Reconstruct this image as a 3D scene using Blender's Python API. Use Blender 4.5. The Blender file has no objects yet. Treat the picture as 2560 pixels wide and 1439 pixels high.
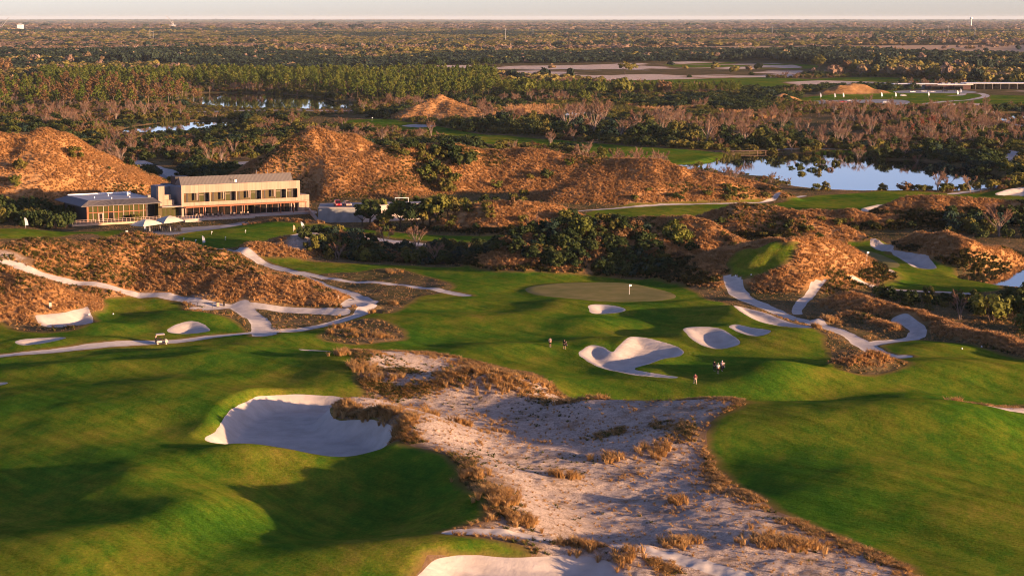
import bpy, math, random
import numpy as np
from mathutils import Vector, Matrix
random.seed(7); RNG = np.random.default_rng(7)
SC = bpy.context.scene; COL = SC.collection; R = math.radians

# ---------------------------------------------------------------- camera
CH = 60.0; HY = 44.0; FPX = 2560 * 70 / 36
PITCH = math.atan((719.5 - HY) / FPX)
cam_d = bpy.data.cameras.new('camera'); cam = bpy.data.objects.new('camera', cam_d); COL.objects.link(cam)
cam_d.lens = 70; cam_d.sensor_width = 36; cam_d.clip_start = 1; cam_d.clip_end = 120000
cam.location = (0, 0, CH); cam.rotation_euler = (R(90) - PITCH, 0, 0); SC.camera = cam

# ---------------------------------------------------------------- sky, sun, exposure
SUN_EL = R(6.2); SUN_AZ = math.atan2(0.886, -0.463)
SUN = Vector((math.sin(SUN_AZ) * math.cos(SUN_EL), math.cos(SUN_AZ) * math.cos(SUN_EL), math.sin(SUN_EL)))
world = bpy.data.worlds.new('World'); SC.world = world; world.use_nodes = True
wn = world.node_tree; bg = wn.nodes['Background']
sky = wn.nodes.new('ShaderNodeTexSky'); sky.sky_type = 'NISHITA'; sky.sun_disc = False
sky.sun_elevation = SUN_EL; sky.sun_rotation = SUN_AZ; sky.air_density = 0.5; sky.dust_density = 0.6; sky.ozone_density = 1.0
tint = wn.nodes.new('ShaderNodeMix'); tint.data_type = 'RGBA'; tint.blend_type = 'MULTIPLY'; tint.inputs[0].default_value = 1.0
tint.inputs[7].default_value = (0.95, 0.80, 0.96, 1); wn.links.new(sky.outputs[0], tint.inputs[6]); wn.links.new(tint.outputs[2], bg.inputs[0])
bg.inputs[1].default_value = 0.105
sun_d = bpy.data.lights.new('sun', 'SUN'); sun_d.energy = 5.0; sun_d.angle = R(0.6); sun_d.color = (1.0, 0.60, 0.32)
sun_o = bpy.data.objects.new('sun', sun_d); COL.objects.link(sun_o)
sun_o.rotation_euler = SUN.to_track_quat('Z', 'Y').to_euler(); sun_o.location = (300, -100, 200)
vs = SC.view_settings; vs.view_transform = 'Standard'; vs.look = 'None'; vs.gamma = 1; vs.use_curve_mapping = False; vs.exposure = 1.6
SC.cycles.max_bounces = 4; SC.cycles.diffuse_bounces = 2; SC.cycles.glossy_bounces = 2; SC.cycles.volume_bounces = 0
SC.cycles.transparent_max_bounces = 8; SC.cycles.pixel_filter_type = 'BLACKMAN_HARRIS'; SC.cycles.filter_width = 1.05

# ---------------------------------------------------------------- helpers
def ray(px, py):
    u = (px - 1280) / FPX; v = (719.5 - py) / FPX
    return u, math.cos(PITCH) + v * math.sin(PITCH), -math.sin(PITCH) + v * math.cos(PITCH)
def at(px, py, z=0.0):
    a, b, c = ray(px, py); t = (z - CH) / c
    return (t * a, t * b)
def ppm(d): return FPX / d                       # photograph pixels per metre at distance d

_perm = np.random.default_rng(3).random((256, 256))
def vnoise(x, y):
    xi = np.floor(x).astype(np.int64); yi = np.floor(y).astype(np.int64)
    fx = x - xi; fy = y - yi; fx = fx * fx * fx * (fx * (fx * 6 - 15) + 10); fy = fy * fy * fy * (fy * (fy * 6 - 15) + 10)
    g = lambda i, j: _perm[(xi + i) & 255, (yi + j) & 255]
    return ((g(0, 0) * (1 - fx) + g(1, 0) * fx) * (1 - fy) + (g(0, 1) * (1 - fx) + g(1, 1) * fx) * fy) * 2 - 1
def fbm(x, y, lam, o=3, seed=0):
    s = 0; a = 1; t = 0
    for k in range(o):
        s = s + a * vnoise(x / lam * 2 ** k + 17.3 * k + seed * 5.71, y / lam * 2 ** k + 9.1 * k + seed * 3.37); t += a; a *= 0.5
    return s / t
def sstep(a, b, x):
    t = np.clip((x - a) / (b - a), 0, 1); return t * t * (3 - 2 * t)
def seg_dist(X, Y, ax, ay, bx, by):
    dx = bx - ax; dy = by - ay; L = dx * dx + dy * dy + 1e-9
    t = np.clip(((X - ax) * dx + (Y - ay) * dy) / L, 0, 1)
    return np.hypot(X - ax - t * dx, Y - ay - t * dy), t
def sdf_poly(poly, X, Y, m=14.0):
    P = np.array(poly); out = np.full(X.shape, -m)
    k = (X > P[:, 0].min() - m) & (X < P[:, 0].max() + m) & (Y > P[:, 1].min() - m) & (Y < P[:, 1].max() + m)
    if not k.any(): return out
    x = X[k]; y = Y[k]; d = np.full(x.shape, 1e9); ins = np.zeros(x.shape, bool)
    n = len(P)
    for i in range(n):
        ax, ay = P[i]; bx, by = P[(i + 1) % n]
        dd, _ = seg_dist(x, y, ax, ay, bx, by); d = np.minimum(d, dd)
        c = (ay > y) != (by > y)
        if abs(by - ay) > 1e-9: ins ^= c & (x < (bx - ax) * (y - ay) / (by - ay) + ax)
    out[k] = np.where(ins, d, -d); return np.maximum(out, -m)
def sdf_line(pts, w, X, Y, m=14.0):
    P = np.array(pts); out = np.full(X.shape, -m); mm = m + max(w)
    k = (X > P[:, 0].min() - mm) & (X < P[:, 0].max() + mm) & (Y > P[:, 1].min() - mm) & (Y < P[:, 1].max() + mm)
    if not k.any(): return out
    x = X[k]; y = Y[k]; best = np.full(x.shape, -m)
    for i in range(len(P) - 1):
        d, t = seg_dist(x, y, *P[i], *P[i + 1]); best = np.maximum(best, (w[i] + (w[i + 1] - w[i]) * t) / 2 - d)
    out[k] = best; return out
def catmull(p, n=5, closed=False):
    p = [np.array(q, float) for q in p]; N = len(p); out = []
    rng = range(N) if closed else range(N - 1)
    for i in rng:
        if closed: a, b, c, d = p[i - 1], p[i], p[(i + 1) % N], p[(i + 2) % N]
        else: a, b, c, d = p[max(i - 1, 0)], p[i], p[i + 1], p[min(i + 2, N - 1)]
        for k in range(n):
            t = k / n
            out.append(0.5 * ((2 * b) + (c - a) * t + (2 * a - 5 * b + 4 * c - d) * t * t + (3 * b - a - 3 * c + d) * t ** 3))
    if not closed: out.append(p[-1])
    return [tuple(q) for q in out]

# ---------------------------------------------------------------- object plumbing
def tag(o, label=None, cat=None, group=None, kind=None):
    if label: o['label'] = label
    if cat: o['category'] = cat
    if group: o['group'] = group
    if kind: o['kind'] = kind
    return o
def thing(name, loc, rz, label, cat, group=None):
    o = bpy.data.objects.new(name, None); COL.objects.link(o); o.empty_display_size = 0.3
    o.location = loc; o.rotation_euler = (0, 0, rz); return tag(o, label, cat, group)
def link(name, me, parent=None, loc=(0, 0, 0), rz=0.0, s=None):
    o = bpy.data.objects.new(name, me); COL.objects.link(o); o.location = loc; o.rotation_euler = (0, 0, rz)
    if s is not None: o.scale = s if hasattr(s, '__len__') else (s, s, s)
    if parent: o.parent = parent
    return o
def dup(root, loc, rz, label=None, s=None):
    c = root.copy(); COL.objects.link(c); c.location = loc; c.rotation_euler = (0, 0, rz)
    if s: c.scale = (s, s, s)
    if label: c['label'] = label
    for ch in root.children:
        d = ch.copy(); COL.objects.link(d); d.parent = c
        for g in ch.children:
            e = g.copy(); COL.objects.link(e); e.parent = d
    return c
def npmesh(name, V, F, mats=(), mi=None, smooth=False, attrs=None):
    """V (n,3); F (m,k) ndarray or list of faces"""
    me = bpy.data.meshes.new(name); V = np.asarray(V, np.float32)
    if isinstance(F, np.ndarray):
        m, k = F.shape; me.vertices.add(len(V)); me.vertices.foreach_set('co', V.ravel())
        me.loops.add(m * k); me.loops.foreach_set('vertex_index', F.astype(np.int32).ravel())
        me.polygons.add(m); me.polygons.foreach_set('loop_start', np.arange(0, m * k, k, dtype=np.int32))
    else:
        me.from_pydata(V.tolist(), [], F)
    for mt in mats: me.materials.append(mt)
    if mi is not None: me.polygons.foreach_set('material_index', np.asarray(mi, np.int32))
    if smooth: me.polygons.foreach_set('use_smooth', np.ones(len(me.polygons), bool))
    else: me.polygons.foreach_set('use_smooth', np.zeros(len(me.polygons), bool))
    if attrs:
        for nme, arr in attrs.items():
            a = me.attributes.new(nme, 'FLOAT', 'POINT'); a.data.foreach_set('value', np.asarray(arr, np.float32))
    me.update(calc_edges=True); return me
class MB:
    def __init__(s): s.v = []; s.f = []; s.m = []
    def add(s, vs, fs, mi=0):
        b = len(s.v); s.v += [tuple(v) for v in vs]; s.f += [tuple(i + b for i in f) for f in fs]; s.m += [mi] * len(fs); return s
    def box(s, x0, x1, y0, y1, z0, z1, mi=0):
        v = [(x0, y0, z0), (x1, y0, z0), (x1, y1, z0), (x0, y1, z0), (x0, y0, z1), (x1, y0, z1), (x1, y1, z1), (x0, y1, z1)]
        return s.add(v, [(3, 2, 1, 0), (4, 5, 6, 7), (0, 1, 5, 4), (1, 2, 6, 5), (2, 3, 7, 6), (3, 0, 4, 7)], mi)
    def tube(s, a, b, r0, r1=None, n=6, mi=0):
        a = Vector(a); b = Vector(b); r1 = r0 if r1 is None else r1; d = (b - a)
        if d.length < 1e-6: return s
        q = d.to_track_quat('Z', 'Y'); vs = []
        for p, r in ((a, r0), (b, r1)):
            for k in range(n): vs.append(p + q @ Vector((r * math.cos(2 * math.pi * k / n), r * math.sin(2 * math.pi * k / n), 0)))
        fs = [(k, (k + 1) % n, n + (k + 1) % n, n + k) for k in range(n)] + [tuple(range(n))[::-1], tuple(range(n, 2 * n))]
        return s.add(vs, fs, mi)
    def prism(s, prof, axis, a, b, mi=0):
        """profile list of 2-D points extruded along axis ('x' : prof=(y,z))"""
        n = len(prof); vs = []
        for c in (a, b):
            for p in prof: vs.append((c, p[0], p[1]) if axis == 'x' else ((p[0], c, p[1]) if axis == 'y' else (p[0], p[1], c)))
        fs = [(k, (k + 1) % n, n + (k + 1) % n, n + k) for k in range(n)] + [tuple(range(n))[::-1], tuple(range(n, 2 * n))]
        return s.add(vs, fs, mi)
    def ball(s, c, rx, ry, rz, n=8, m=5, mi=0):
        vs = []; fs = []
        for i in range(m + 1):
            th = math.pi * i / m
            for k in range(n):
                ph = 2 * math.pi * k / n
                vs.append((c[0] + rx * math.sin(th) * math.cos(ph), c[1] + ry * math.sin(th) * math.sin(ph), c[2] + rz * math.cos(th)))
        for i in range(m):
            for k in range(n): fs.append((i * n + k, (i + 1) * n + k, (i + 1) * n + (k + 1) % n, i * n + (k + 1) % n))
        return s.add(vs, fs, mi)
    def mesh(s, name, mats, smooth=False):
        me = bpy.data.meshes.new(name); me.from_pydata(s.v, [], s.f)
        for mt in (mats if isinstance(mats, (list, tuple)) else [mats]): me.materials.append(mt)
        me.polygons.foreach_set('material_index', s.m)
        me.polygons.foreach_set('use_smooth', [smooth] * len(s.f))
        me.update(); return me
    def build(s, name, mats, parent=None, loc=(0, 0, 0), rz=0, smooth=False):
        return link(name, s.mesh(name, mats, smooth), parent, loc, rz)

# ---------------------------------------------------------------- materials
def newmat(name, rough=0.85, spec=0.2):
    m = bpy.data.materials.new(name); m.use_nodes = True; nt = m.node_tree; b = nt.nodes['Principled BSDF']
    b.inputs['Roughness'].default_value = rough; b.inputs['Specular IOR Level'].default_value = spec
    return m, nt, b
def N(nt, t, **kw):
    n = nt.nodes.new(t)
    for k, v in kw.items(): setattr(n, k, v)
    return n
def noise_node(nt, coord, scale, detail=4, rough=0.55, stretch=None):
    n = N(nt, 'ShaderNodeTexNoise'); n.inputs['Scale'].default_value = scale; n.inputs['Detail'].default_value = detail; n.inputs['Roughness'].default_value = rough
    if stretch:
        mp = N(nt, 'ShaderNodeMapping'); mp.inputs['Scale'].default_value = stretch; nt.links.new(coord, mp.inputs[0]); coord = mp.outputs[0]
    nt.links.new(coord, n.inputs['Vector']); return n.outputs['Fac']
def ramp(nt, fac, stops):
    r = N(nt, 'ShaderNodeValToRGB'); el = r.color_ramp.elements
    while len(el) < len(stops): el.new(0.5)
    for e, (p, c) in zip(el, stops): e.position = p; e.color = (*c, 1) if len(c) == 3 else c
    nt.links.new(fac, r.inputs[0]); return r.outputs[0]
def mixc(nt, fac, a, b, mode='MIX'):
    m = N(nt, 'ShaderNodeMix', data_type='RGBA', blend_type=mode)
    for sock, v in ((m.inputs[0], fac), (m.inputs[6], a), (m.inputs[7], b)):
        if isinstance(v, (int, float)): sock.default_value = v
        elif isinstance(v, tuple): sock.default_value = (*v, 1)
        else: nt.links.new(v, sock)
    return m.outputs[2]
def mathn(nt, op, a, b=0.0, clamp=False):
    m = N(nt, 'ShaderNodeMath', operation=op, use_clamp=clamp)
    for sock, v in ((m.inputs[0], a), (m.inputs[1], b)):
        if isinstance(v, (int, float)): sock.default_value = v
        else: nt.links.new(v, sock)
    return m.outputs[0]
def maprange(nt, v, a, b, c=0.0, d=1.0):
    m = N(nt, 'ShaderNodeMapRange'); nt.links.new(v, m.inputs[0])
    for i, x in enumerate((a, b, c, d)): m.inputs[1 + i].default_value = x
    return m.outputs[0]
def bump(nt, b, h, strength, dist):
    n = N(nt, 'ShaderNodeBump'); n.inputs['Strength'].default_value = strength; n.inputs['Distance'].default_value = dist
    nt.links.new(h, n.inputs['Height']); nt.links.new(n.outputs[0], b.inputs['Normal'])
def objcoord(nt): return N(nt, 'ShaderNodeTexCoord').outputs['Object']
def plain(name, c, rough=0.7, spec=0.3, var=0.12, scale=2.0, metal=0.0):
    m, nt, b = newmat(name, rough, spec); co = objcoord(nt)
    f = noise_node(nt, co, scale, 5)
    lo = tuple(x * (1 - var) for x in c); hi = tuple(min(1, x * (1 + var)) for x in c)
    nt.links.new(ramp(nt, f, [(0.3, lo), (0.7, hi)]), b.inputs['Base Color']); b.inputs['Metallic'].default_value = metal
    return m
def leafmat(name, c0, c1, c2, trans=0.25):
    """leaf colour varies from plant to plant (random per object) and from clump to clump"""
    m, nt, b = newmat(name, 0.75, 0.15)
    oi = N(nt, 'ShaderNodeObjectInfo'); co = objcoord(nt)
    f = noise_node(nt, co, 1.7, 3)
    a = mathn(nt, 'ADD', mathn(nt, 'MULTIPLY', oi.outputs['Random'], 0.62), mathn(nt, 'MULTIPLY', mathn(nt, 'SUBTRACT', f, 0.30), 0.95))
    col = ramp(nt, a, [(0.05, c0), (0.45, c1), (0.95, c2)])
    nt.links.new(col, b.inputs['Base Color'])
    if trans:
        t = N(nt, 'ShaderNodeBsdfTranslucent'); nt.links.new(col, t.inputs[0]); mx = N(nt, 'ShaderNodeMixShader'); mx.inputs[0].default_value = trans
        nt.links.new(b.outputs[0], mx.inputs[1]); nt.links.new(t.outputs[0], mx.inputs[2]); nt.links.new(mx.outputs[0], nt.nodes['Material Output'].inputs[0])
    return m
# ================================================================ TERRAIN
# dunes: crest points (px, py of the crest, py of the foot right below it), slope, flat top radius
TS = math.tan
def crest(px, pc, pf, slope):
    a, b, c = ray(px, pf); yf = CH * b / -c
    a2, b2, c2 = ray(px, pc); T = -c2 / b2; s = math.tan(R(slope))
    h = (CH - yf * T) / (1 + T / s); h = max(h, 0.3); y = yf + h / s
    return (a2 / b2 * y, y, h)
DUNES = []
def dune(pts, slope=27, flat=0.0, rough=1.0):
    DUNES.append(([crest(*p, slope) for p in pts], math.tan(R(slope)), flat, rough))
# far hills
dune([(1005, 290, 302), (1040, 267, 302), (1072, 250, 302), (1100, 238, 302), (1135, 258, 302), (1185, 280, 302)], 25)
dune([(1125, 262, 303), (1175, 268, 304), (1240, 288, 304)], 20)
dune([(2065, 226, 238), (2100, 212, 238), (2150, 208, 237), (2200, 224, 237)], 20)
dune([(1935, 246, 256), (1960, 234, 256), (1985, 246, 256)], 20)
# big hill left of the clubhouse
dune([(-170, 352, 515), (-60, 350, 515), (0, 347, 515), (60, 344, 515), (95, 336, 515), (135, 327, 512), (165, 343, 508), (230, 382, 500), (300, 410, 494), (345, 428, 488), (397, 456, 482)], 28)
# big hill behind the clubhouse, with a spur running towards the viewer
dune([(760, 350, 494), (775, 343, 496), (840, 346, 497), (880, 341, 497), (950, 358, 497), (1010, 360, 494), (1075, 360, 492), (1130, 368, 490)], 29)
dune([(775, 343, 496), (800, 385, 497), (812, 430, 498), (805, 470, 500)], 33)
# long dune running right
dune([(1120, 366, 486), (1200, 377, 486), (1290, 371, 488), (1345, 373, 490), (1440, 386, 492), (1500, 396, 494), (1570, 400, 496), (1650, 410, 500), (1700, 420, 500), (1770, 434, 500), (1850, 446, 500), (1905, 458, 500), (1960, 478, 503)], 26)
dune([(1340, 478, 508), (1420, 470, 515), (1500, 460, 517), (1580, 456, 518), (1700, 453, 514), (1800, 457, 511), (1880, 470, 506)], 27)
# dunes in the middle
dune([(1135, 545, 578), (1180, 518, 584), (1250, 500, 588), (1310, 499, 588), (1380, 508, 585), (1430, 528, 575), (1462, 545, 562)], 27)
dune([(1320, 588, 690), (1380, 572, 690), (1430, 566, 692), (1500, 566, 693), (1530, 558, 693), (1590, 573, 693), (1660, 585, 693), (1710, 606, 692), (1745, 632, 690), (1780, 660, 690)], 27)
dune([(1550, 552, 620), (1600, 548, 625), (1690, 545, 632), (1735, 549, 640), (1790, 566, 645), (1845, 598, 648), (1885, 624, 648)], 28)
dune([(1715, 550, 590), (1785, 529, 598), (1850, 515, 604), (1935, 518, 608), (2005, 528, 612), (2040, 542, 612), (2100, 562, 612), (2150, 580, 612), (2198, 600, 613)], 27)
dune([(2005, 532, 572), (2060, 523, 575), (2130, 527, 578), (2190, 538, 580), (2310, 537, 582), (2385, 548, 585)], 26)
dune([(2195, 528, 545), (2255, 497, 548), (2310, 490, 550), (2400, 496, 552), (2480, 500, 552), (2560, 497, 552), (2640, 497, 552)], 27)
dune([(2265, 592, 635), (2310, 583, 650), (2370, 584, 662), (2420, 604, 672), (2470, 612, 668), (2530, 606, 660), (2600, 612, 655), (2680, 615, 650)], 28)
# dune with the raised tee right of the round green
dune([(1935, 612, 735), (1975, 606, 738), (2010, 605, 728), (2060, 601, 716), (2100, 611, 709), (2150, 641, 702), (2188, 668, 697)], 31)
dune([(1850, 655, 720), (1900, 625, 720), (1940, 612, 720)], 18, 7.0, 0.2)
dune([(1690, 690, 706), (1740, 662, 712), (1775, 664, 715), (1810, 690, 712)], 24)
# right foreground dunes
dune([(2085, 746, 775), (2115, 730, 782), (2160, 738, 784)], 27)
dune([(2110, 768, 790), (2170, 745, 795), (2260, 766, 808), (2340, 790, 824), (2400, 806, 838), (2480, 832, 858), (2600, 868, 895)], 27)
dune([(2320, 818, 838), (2390, 809, 850), (2450, 822, 865), (2520, 846, 885), (2640, 880, 920)], 25)
dune([(2085, 915, 942), (2130, 908, 945), (2185, 902, 945), (2235, 928, 943)], 25)
dune([(2050, 800, 820), (2130, 782, 805), (2220, 808, 832), (2235, 818, 840)], 18, 0, 0.5)
# left foreground dune with raised putting green on top
dune([(-90, 612, 790), (0, 613, 785), (100, 606, 775), (200, 600, 762), (300, 596, 752), (365, 599, 748), (410, 613, 750), (500, 635, 758), (600, 668, 766), (700, 702, 772), (790, 735, 776), (870, 764, 782)], 24, 4.0, 1.0)
dune([(-90, 655, 818), (0, 668, 818), (60, 692, 818), (110, 732, 812), (135, 765, 800)], 25)
# low banks around the practice green
dune([(690, 602, 630), (760, 578, 645), (830, 577, 640), (900, 592, 625), (965, 605, 622)], 24)
dune([(570, 660, 668), (640, 612, 655), (700, 612, 655), (740, 620, 652)], 14)
dune([(600, 552, 560), (625, 536, 560), (660, 537, 560), (700, 548, 562), (800, 552, 568), (850, 562, 572)], 20)

# mounds of the fairways : px, py, radius across, radius along the view, height
MOUNDS = [(330, 1235, 5.5, 8, 1.9), (500, 1290, 5.5, 8, 2.0), (430, 1330, 6, 7, 1.1), (585, 1162, 6, 4.5, 1.7), (720, 1168, 6, 4.5, 1.2), (900, 1178, 4, 4, 0.7),
  (535, 1090, 4, 8, 0.8), (300, 1150, 9, 9, 0.9), (150, 1060, 14, 16, 1.2), (420, 1000, 11, 10, 1.6), (500, 1050, 7, 6, 0.6), (640, 1012, 5, 7, 0.7), (570, 960, 8, 8, 0.7), (800, 930, 9, 8, 1.5),
  (860, 965, 6, 10, 1.5), (480, 925, 12, 6, 1.6), (180, 932, 8, 4, 0.9), (420, 893, 9, 4, 1.3), (640, 900, 9, 5, 1.2), (720, 855, 8, 6, 1.3), (60, 1400, 12, 9, 1.6), (200, 1420, 6, 9, 1.0),
  (850, 1390, 9, 8, 1.0), (1150, 1310, 6, 8, 2.0), (1075, 1180, 5, 6, 1.7), (2090, 1100, 13, 9, 1.1), (2230, 1098, 18, 10, 1.5), (2480, 1095, 14, 8, 0.4), (1790, 1010, 20, 7, -0.8), (2100, 1008, 24, 8, -1.8), (2380, 985, 16, 8, -0.8), (1450, 975, 12, 6, -0.7), (700, 1290, 14, 12, -0.9), (950, 1300, 12, 10, -0.8), (1060, 1400, 8, 6, 1.2),
  (1400, 772, 5, 6, 1.0), (1490, 818, 6, 6, 1.2), (1540, 865, 7, 5, 1.2), (1250, 880, 8, 5, 1.0), (1290, 800, 9, 7, 1.0), (1150, 760, 10, 8, 0.9), (1030, 800, 9, 9, 0.9), (1700, 772, 10, 5, 1.0),
  (1830, 808, 6, 10, 2.3), (1720, 848, 5, 5, 1.2), (1985, 862, 8, 8, 1.6), (1890, 945, 6, 6, 1.5), (1990, 958, 7, 6, 1.7), (1820, 975, 10, 4, 1.1), (1640, 935, 3.5, 3, 0.8), (1560, 960, 10, 4, 0.8),
  (2120, 1010, 14, 7, 1.2), (2300, 1000, 8, 6, 1.8), (2380, 1060, 6, 5, 0.6), (2100, 1090, 18, 14, 1.4), (2450, 1120, 10, 10, 1.2), (2300, 1180, 16, 12, 1.0), (2480, 1280, 12, 10, 1.0), (2150, 1250, 12, 12, 0.8),
  (2370, 880, 9, 6, 1.0), (2480, 930, 10, 7, 1.2), (2320, 935, 10, 7, 0.9), (420, 800, 6, 5, 1.0), (330, 770, 8, 5, 0.7), (260, 830, 6, 5, 1.2), (520, 812, 8, 5, 1.3), (230, 860, 8, 4, 0.8),
  # waste ground
  (1230, 965, 9, 6, 1.4), (1160, 985, 10, 4, 1.9), (1290, 1000, 5, 5, 1.4), (1480, 1030, 6, 4, 1.5), (1700, 1050, 12, 5, 1.6), (1780, 1075, 8, 5, 0.8), (905, 1045, 6, 4, 2.7), (985, 1085, 7, 5, 3.4), (1035, 1125, 6, 5, 3.6),
  (1420, 1215, 4, 3, 0.8), (1700, 1130, 9, 5, 0.9), (1300, 1150, 10, 8, 0.6), (1200, 1225, 5, 7, 2.2), (1270, 1310, 5, 7, 2.3), (1700, 1300, 9, 9, 0.6), (1900, 1390, 8, 8, 0.7), (1450, 1395, 8, 2.5, 0.9), (1560, 1420, 6, 3, 0.9),
  (920, 930, 6, 6, 0.9), (1040, 905, 8, 4, 0.7), (1680, 1010, 7, 3, 0.7)]
MOUNDS = [(*at(m[0], m[1]), m[2], m[3], m[4] * 1.2) for m in MOUNDS]

def P(pts, z=0.0): return catmull([at(x, y, z) for x, y in pts], 4, True)
POND_Z = -1.0
PONDS = [P(p, POND_Z) for p in (
  [(1680, 414), (1750, 410), (1805, 402), (1830, 393), (1900, 384), (2000, 384), (2090, 388), (2150, 398), (2300, 404), (2420, 424), (2510, 446), (2505, 460), (2440, 469), (2380, 475), (2200, 480), (2060, 477), (2000, 468), (1950, 444), (1890, 440), (1800, 432), (1720, 420)],
  [(300, 328), (340, 318), (400, 310), (480, 304), (560, 303), (575, 312), (500, 322), (430, 330), (340, 333)],
  [(470, 246), (490, 235), (600, 233), (690, 236), (770, 241), (840, 256), (880, 266), (820, 273), (640, 272), (560, 268), (510, 262)],
  [(1395, 292), (1420, 276), (1460, 272), (1475, 283), (1440, 293), (1410, 297)],
  [(2425, 694), (2470, 680), (2540, 665), (2640, 652), (2700, 690), (2640, 716), (2540, 716), (2480, 706)],
  [(2480, 286), (2560, 282), (2640, 284), (2640, 304), (2560, 306), (2500, 300)])]
BUNKERS = [P(p) for p in (
  [(512, 1113), (545, 1092), (562, 1065), (600, 1035), (660, 1012), (740, 1003), (820, 1003), (900, 1012), (938, 1022), (870, 1035), (824, 1048), (838, 1066), (880, 1080), (935, 1091), (970, 1106), (986, 1122), (984, 1136), (955, 1147), (910, 1151), (850, 1155), (780, 1149), (700, 1140), (600, 1130), (535, 1123)],
  [(1447, 893), (1472, 878), (1505, 880), (1530, 889), (1548, 880), (1577, 867), (1625, 868), (1690, 877), (1708, 886), (1698, 898), (1660, 905), (1615, 918), (1585, 934), (1620, 943), (1685, 951), (1688, 957), (1600, 949), (1540, 936), (1480, 915)],
  [(1708, 848), (1755, 845), (1800, 848), (1832, 860), (1850, 871), (1836, 879), (1790, 882), (1740, 869)],
  [(1822, 841), (1842, 836), (1882, 846), (1925, 856), (1915, 864), (1880, 864), (1842, 853)],
  [(1832, 797), (1852, 788), (1900, 796), (1960, 816), (2010, 830), (2030, 840), (2000, 848), (1940, 839), (1880, 826), (1842, 812)],
  [(1472, 779), (1500, 774), (1540, 777), (1565, 784), (1530, 790), (1482, 793)],
  [(78, 790), (92, 780), (112, 776), (132, 769), (160, 778), (200, 785), (228, 800), (233, 816), (220, 828), (150, 828), (102, 820), (85, 806)],
  [(418, 833), (440, 825), (480, 821), (512, 826), (527, 835), (480, 840), (432, 840)],
  [(38, 861), (80, 855), (140, 854), (166, 858), (120, 865), (60, 868)],
  [(750, 901), (800, 895), (850, 893), (880, 896), (880, 901), (820, 906), (762, 907)],
  [(2175, 610), (2220, 615), (2290, 630), (2360, 637), (2342, 648), (2318, 654), (2342, 670), (2290, 670), (2260, 656), (2225, 640), (2192, 626)],
  [(2155, 681), (2190, 668), (2222, 680), (2240, 690), (2210, 696), (2172, 690)],
  [(2400, 1028), (2450, 1020), (2520, 1018), (2600, 1015), (2680, 1020), (2660, 1056), (2560, 1054), (2480, 1046), (2420, 1038)],
  [(1060, 1442), (1105, 1420), (1190, 1412), (1320, 1412), (1430, 1408), (1510, 1420), (1560, 1445), (1580, 1530), (1250, 1560), (1000, 1520)],
  [(2488, 487), (2520, 476), (2600, 470), (2640, 478), (2600, 492), (2540, 491)],
  [(2150, 528), (2195, 512), (2228, 519), (2205, 531)],
  [(1003, 317), (1040, 312), (1092, 319), (1040, 321)],
  [(1138, 356), (1175, 351), (1198, 357), (1165, 361)],
  [(-40, 966), (-10, 961), (22, 964), (0, 970)])]
GREENS = [P(p) for p in (
  [(1313, 725), (1335, 715), (1400, 708), (1500, 706), (1580, 710), (1650, 725), (1690, 742), (1668, 752), (1600, 757), (1500, 757), (1400, 748), (1340, 738)],
  [(2105, 622), (2160, 626), (2220, 646), (2250, 666), (2205, 675), (2172, 668), (2135, 646)])]
FAIR = [P(p) for p in (
  [(-90, 834), (70, 833), (110, 836), (190, 835), (235, 818), (225, 790), (190, 760), (330, 752), (450, 766), (490, 798), (600, 820), (650, 846), (760, 824), (870, 803), (925, 780), (925, 765), (890, 742), (800, 706), (720, 676), (630, 650), (600, 640), (690, 648), (850, 654), (1000, 661), (1100, 669), (1220, 681), (1330, 689), (1500, 693), (1640, 699), (1720, 714), (1780, 742), (1820, 772), (1830, 786), (1960, 806), (2050, 842), (2130, 876), (2220, 908), (2200, 880), (2240, 866), (2310, 852), (2420, 864), (2500, 884), (2580, 905), (2700, 930), (2700, 1600), (-140, 1600)],
  [(2085, 604), (2180, 608), (2300, 625), (2380, 645), (2400, 680), (2440, 692), (2500, 712), (2498, 727), (2400, 729), (2250, 719), (2150, 712), (2115, 702), (2165, 668), (2120, 632)],
  [(1445, 538), (1520, 521), (1700, 512), (1800, 513), (1880, 502), (1910, 508), (1900, 522), (1780, 530), (1700, 551), (1600, 555), (1500, 558), (1465, 550)],
  [(1900, 522), (1960, 505), (2030, 487), (2120, 483), (2250, 477), (2400, 482), (2500, 474), (2640, 466), (2640, 499), (2400, 497), (2270, 494), (2210, 528), (2130, 530), (2000, 532)],
  [(400, 625), (440, 590), (520, 566), (640, 550), (720, 556), (850, 564), (1000, 579), (1140, 588), (1400, 591), (1400, 602), (1200, 603), (1080, 603), (950, 592), (880, 578), (770, 582), (700, 606), (580, 622), (470, 626)],
  [(835, 306), (930, 298), (1010, 304), (1100, 319), (1200, 333), (1330, 344), (1500, 358), (1600, 369), (1790, 378), (1825, 394), (1740, 409), (1640, 405), (1500, 396), (1430, 372), (1300, 364), (1150, 352), (1000, 332), (880, 316)],
  [(1980, 385), (2060, 376), (2140, 376), (2180, 384), (2120, 392), (2000, 390)],
  [(2290, 376), (2400, 371), (2500, 378), (2480, 389), (2350, 391)],
  [(1500, 197), (1660, 196), (1850, 193), (2060, 200), (2080, 214), (1900, 226), (1700, 217), (1520, 207)],
  [(1660, 160), (1760, 154), (1900, 158), (2040, 163), (2020, 172), (1850, 172), (1700, 168)],
  [(2040, 197), (2200, 193), (2380, 204), (2240, 210), (2080, 210)],
  [(1985, 250), (2050, 240), (2240, 226), (2420, 234), (2560, 240), (2640, 242), (2640, 262), (2400, 258), (2260, 264), (2000, 262)])]
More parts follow.
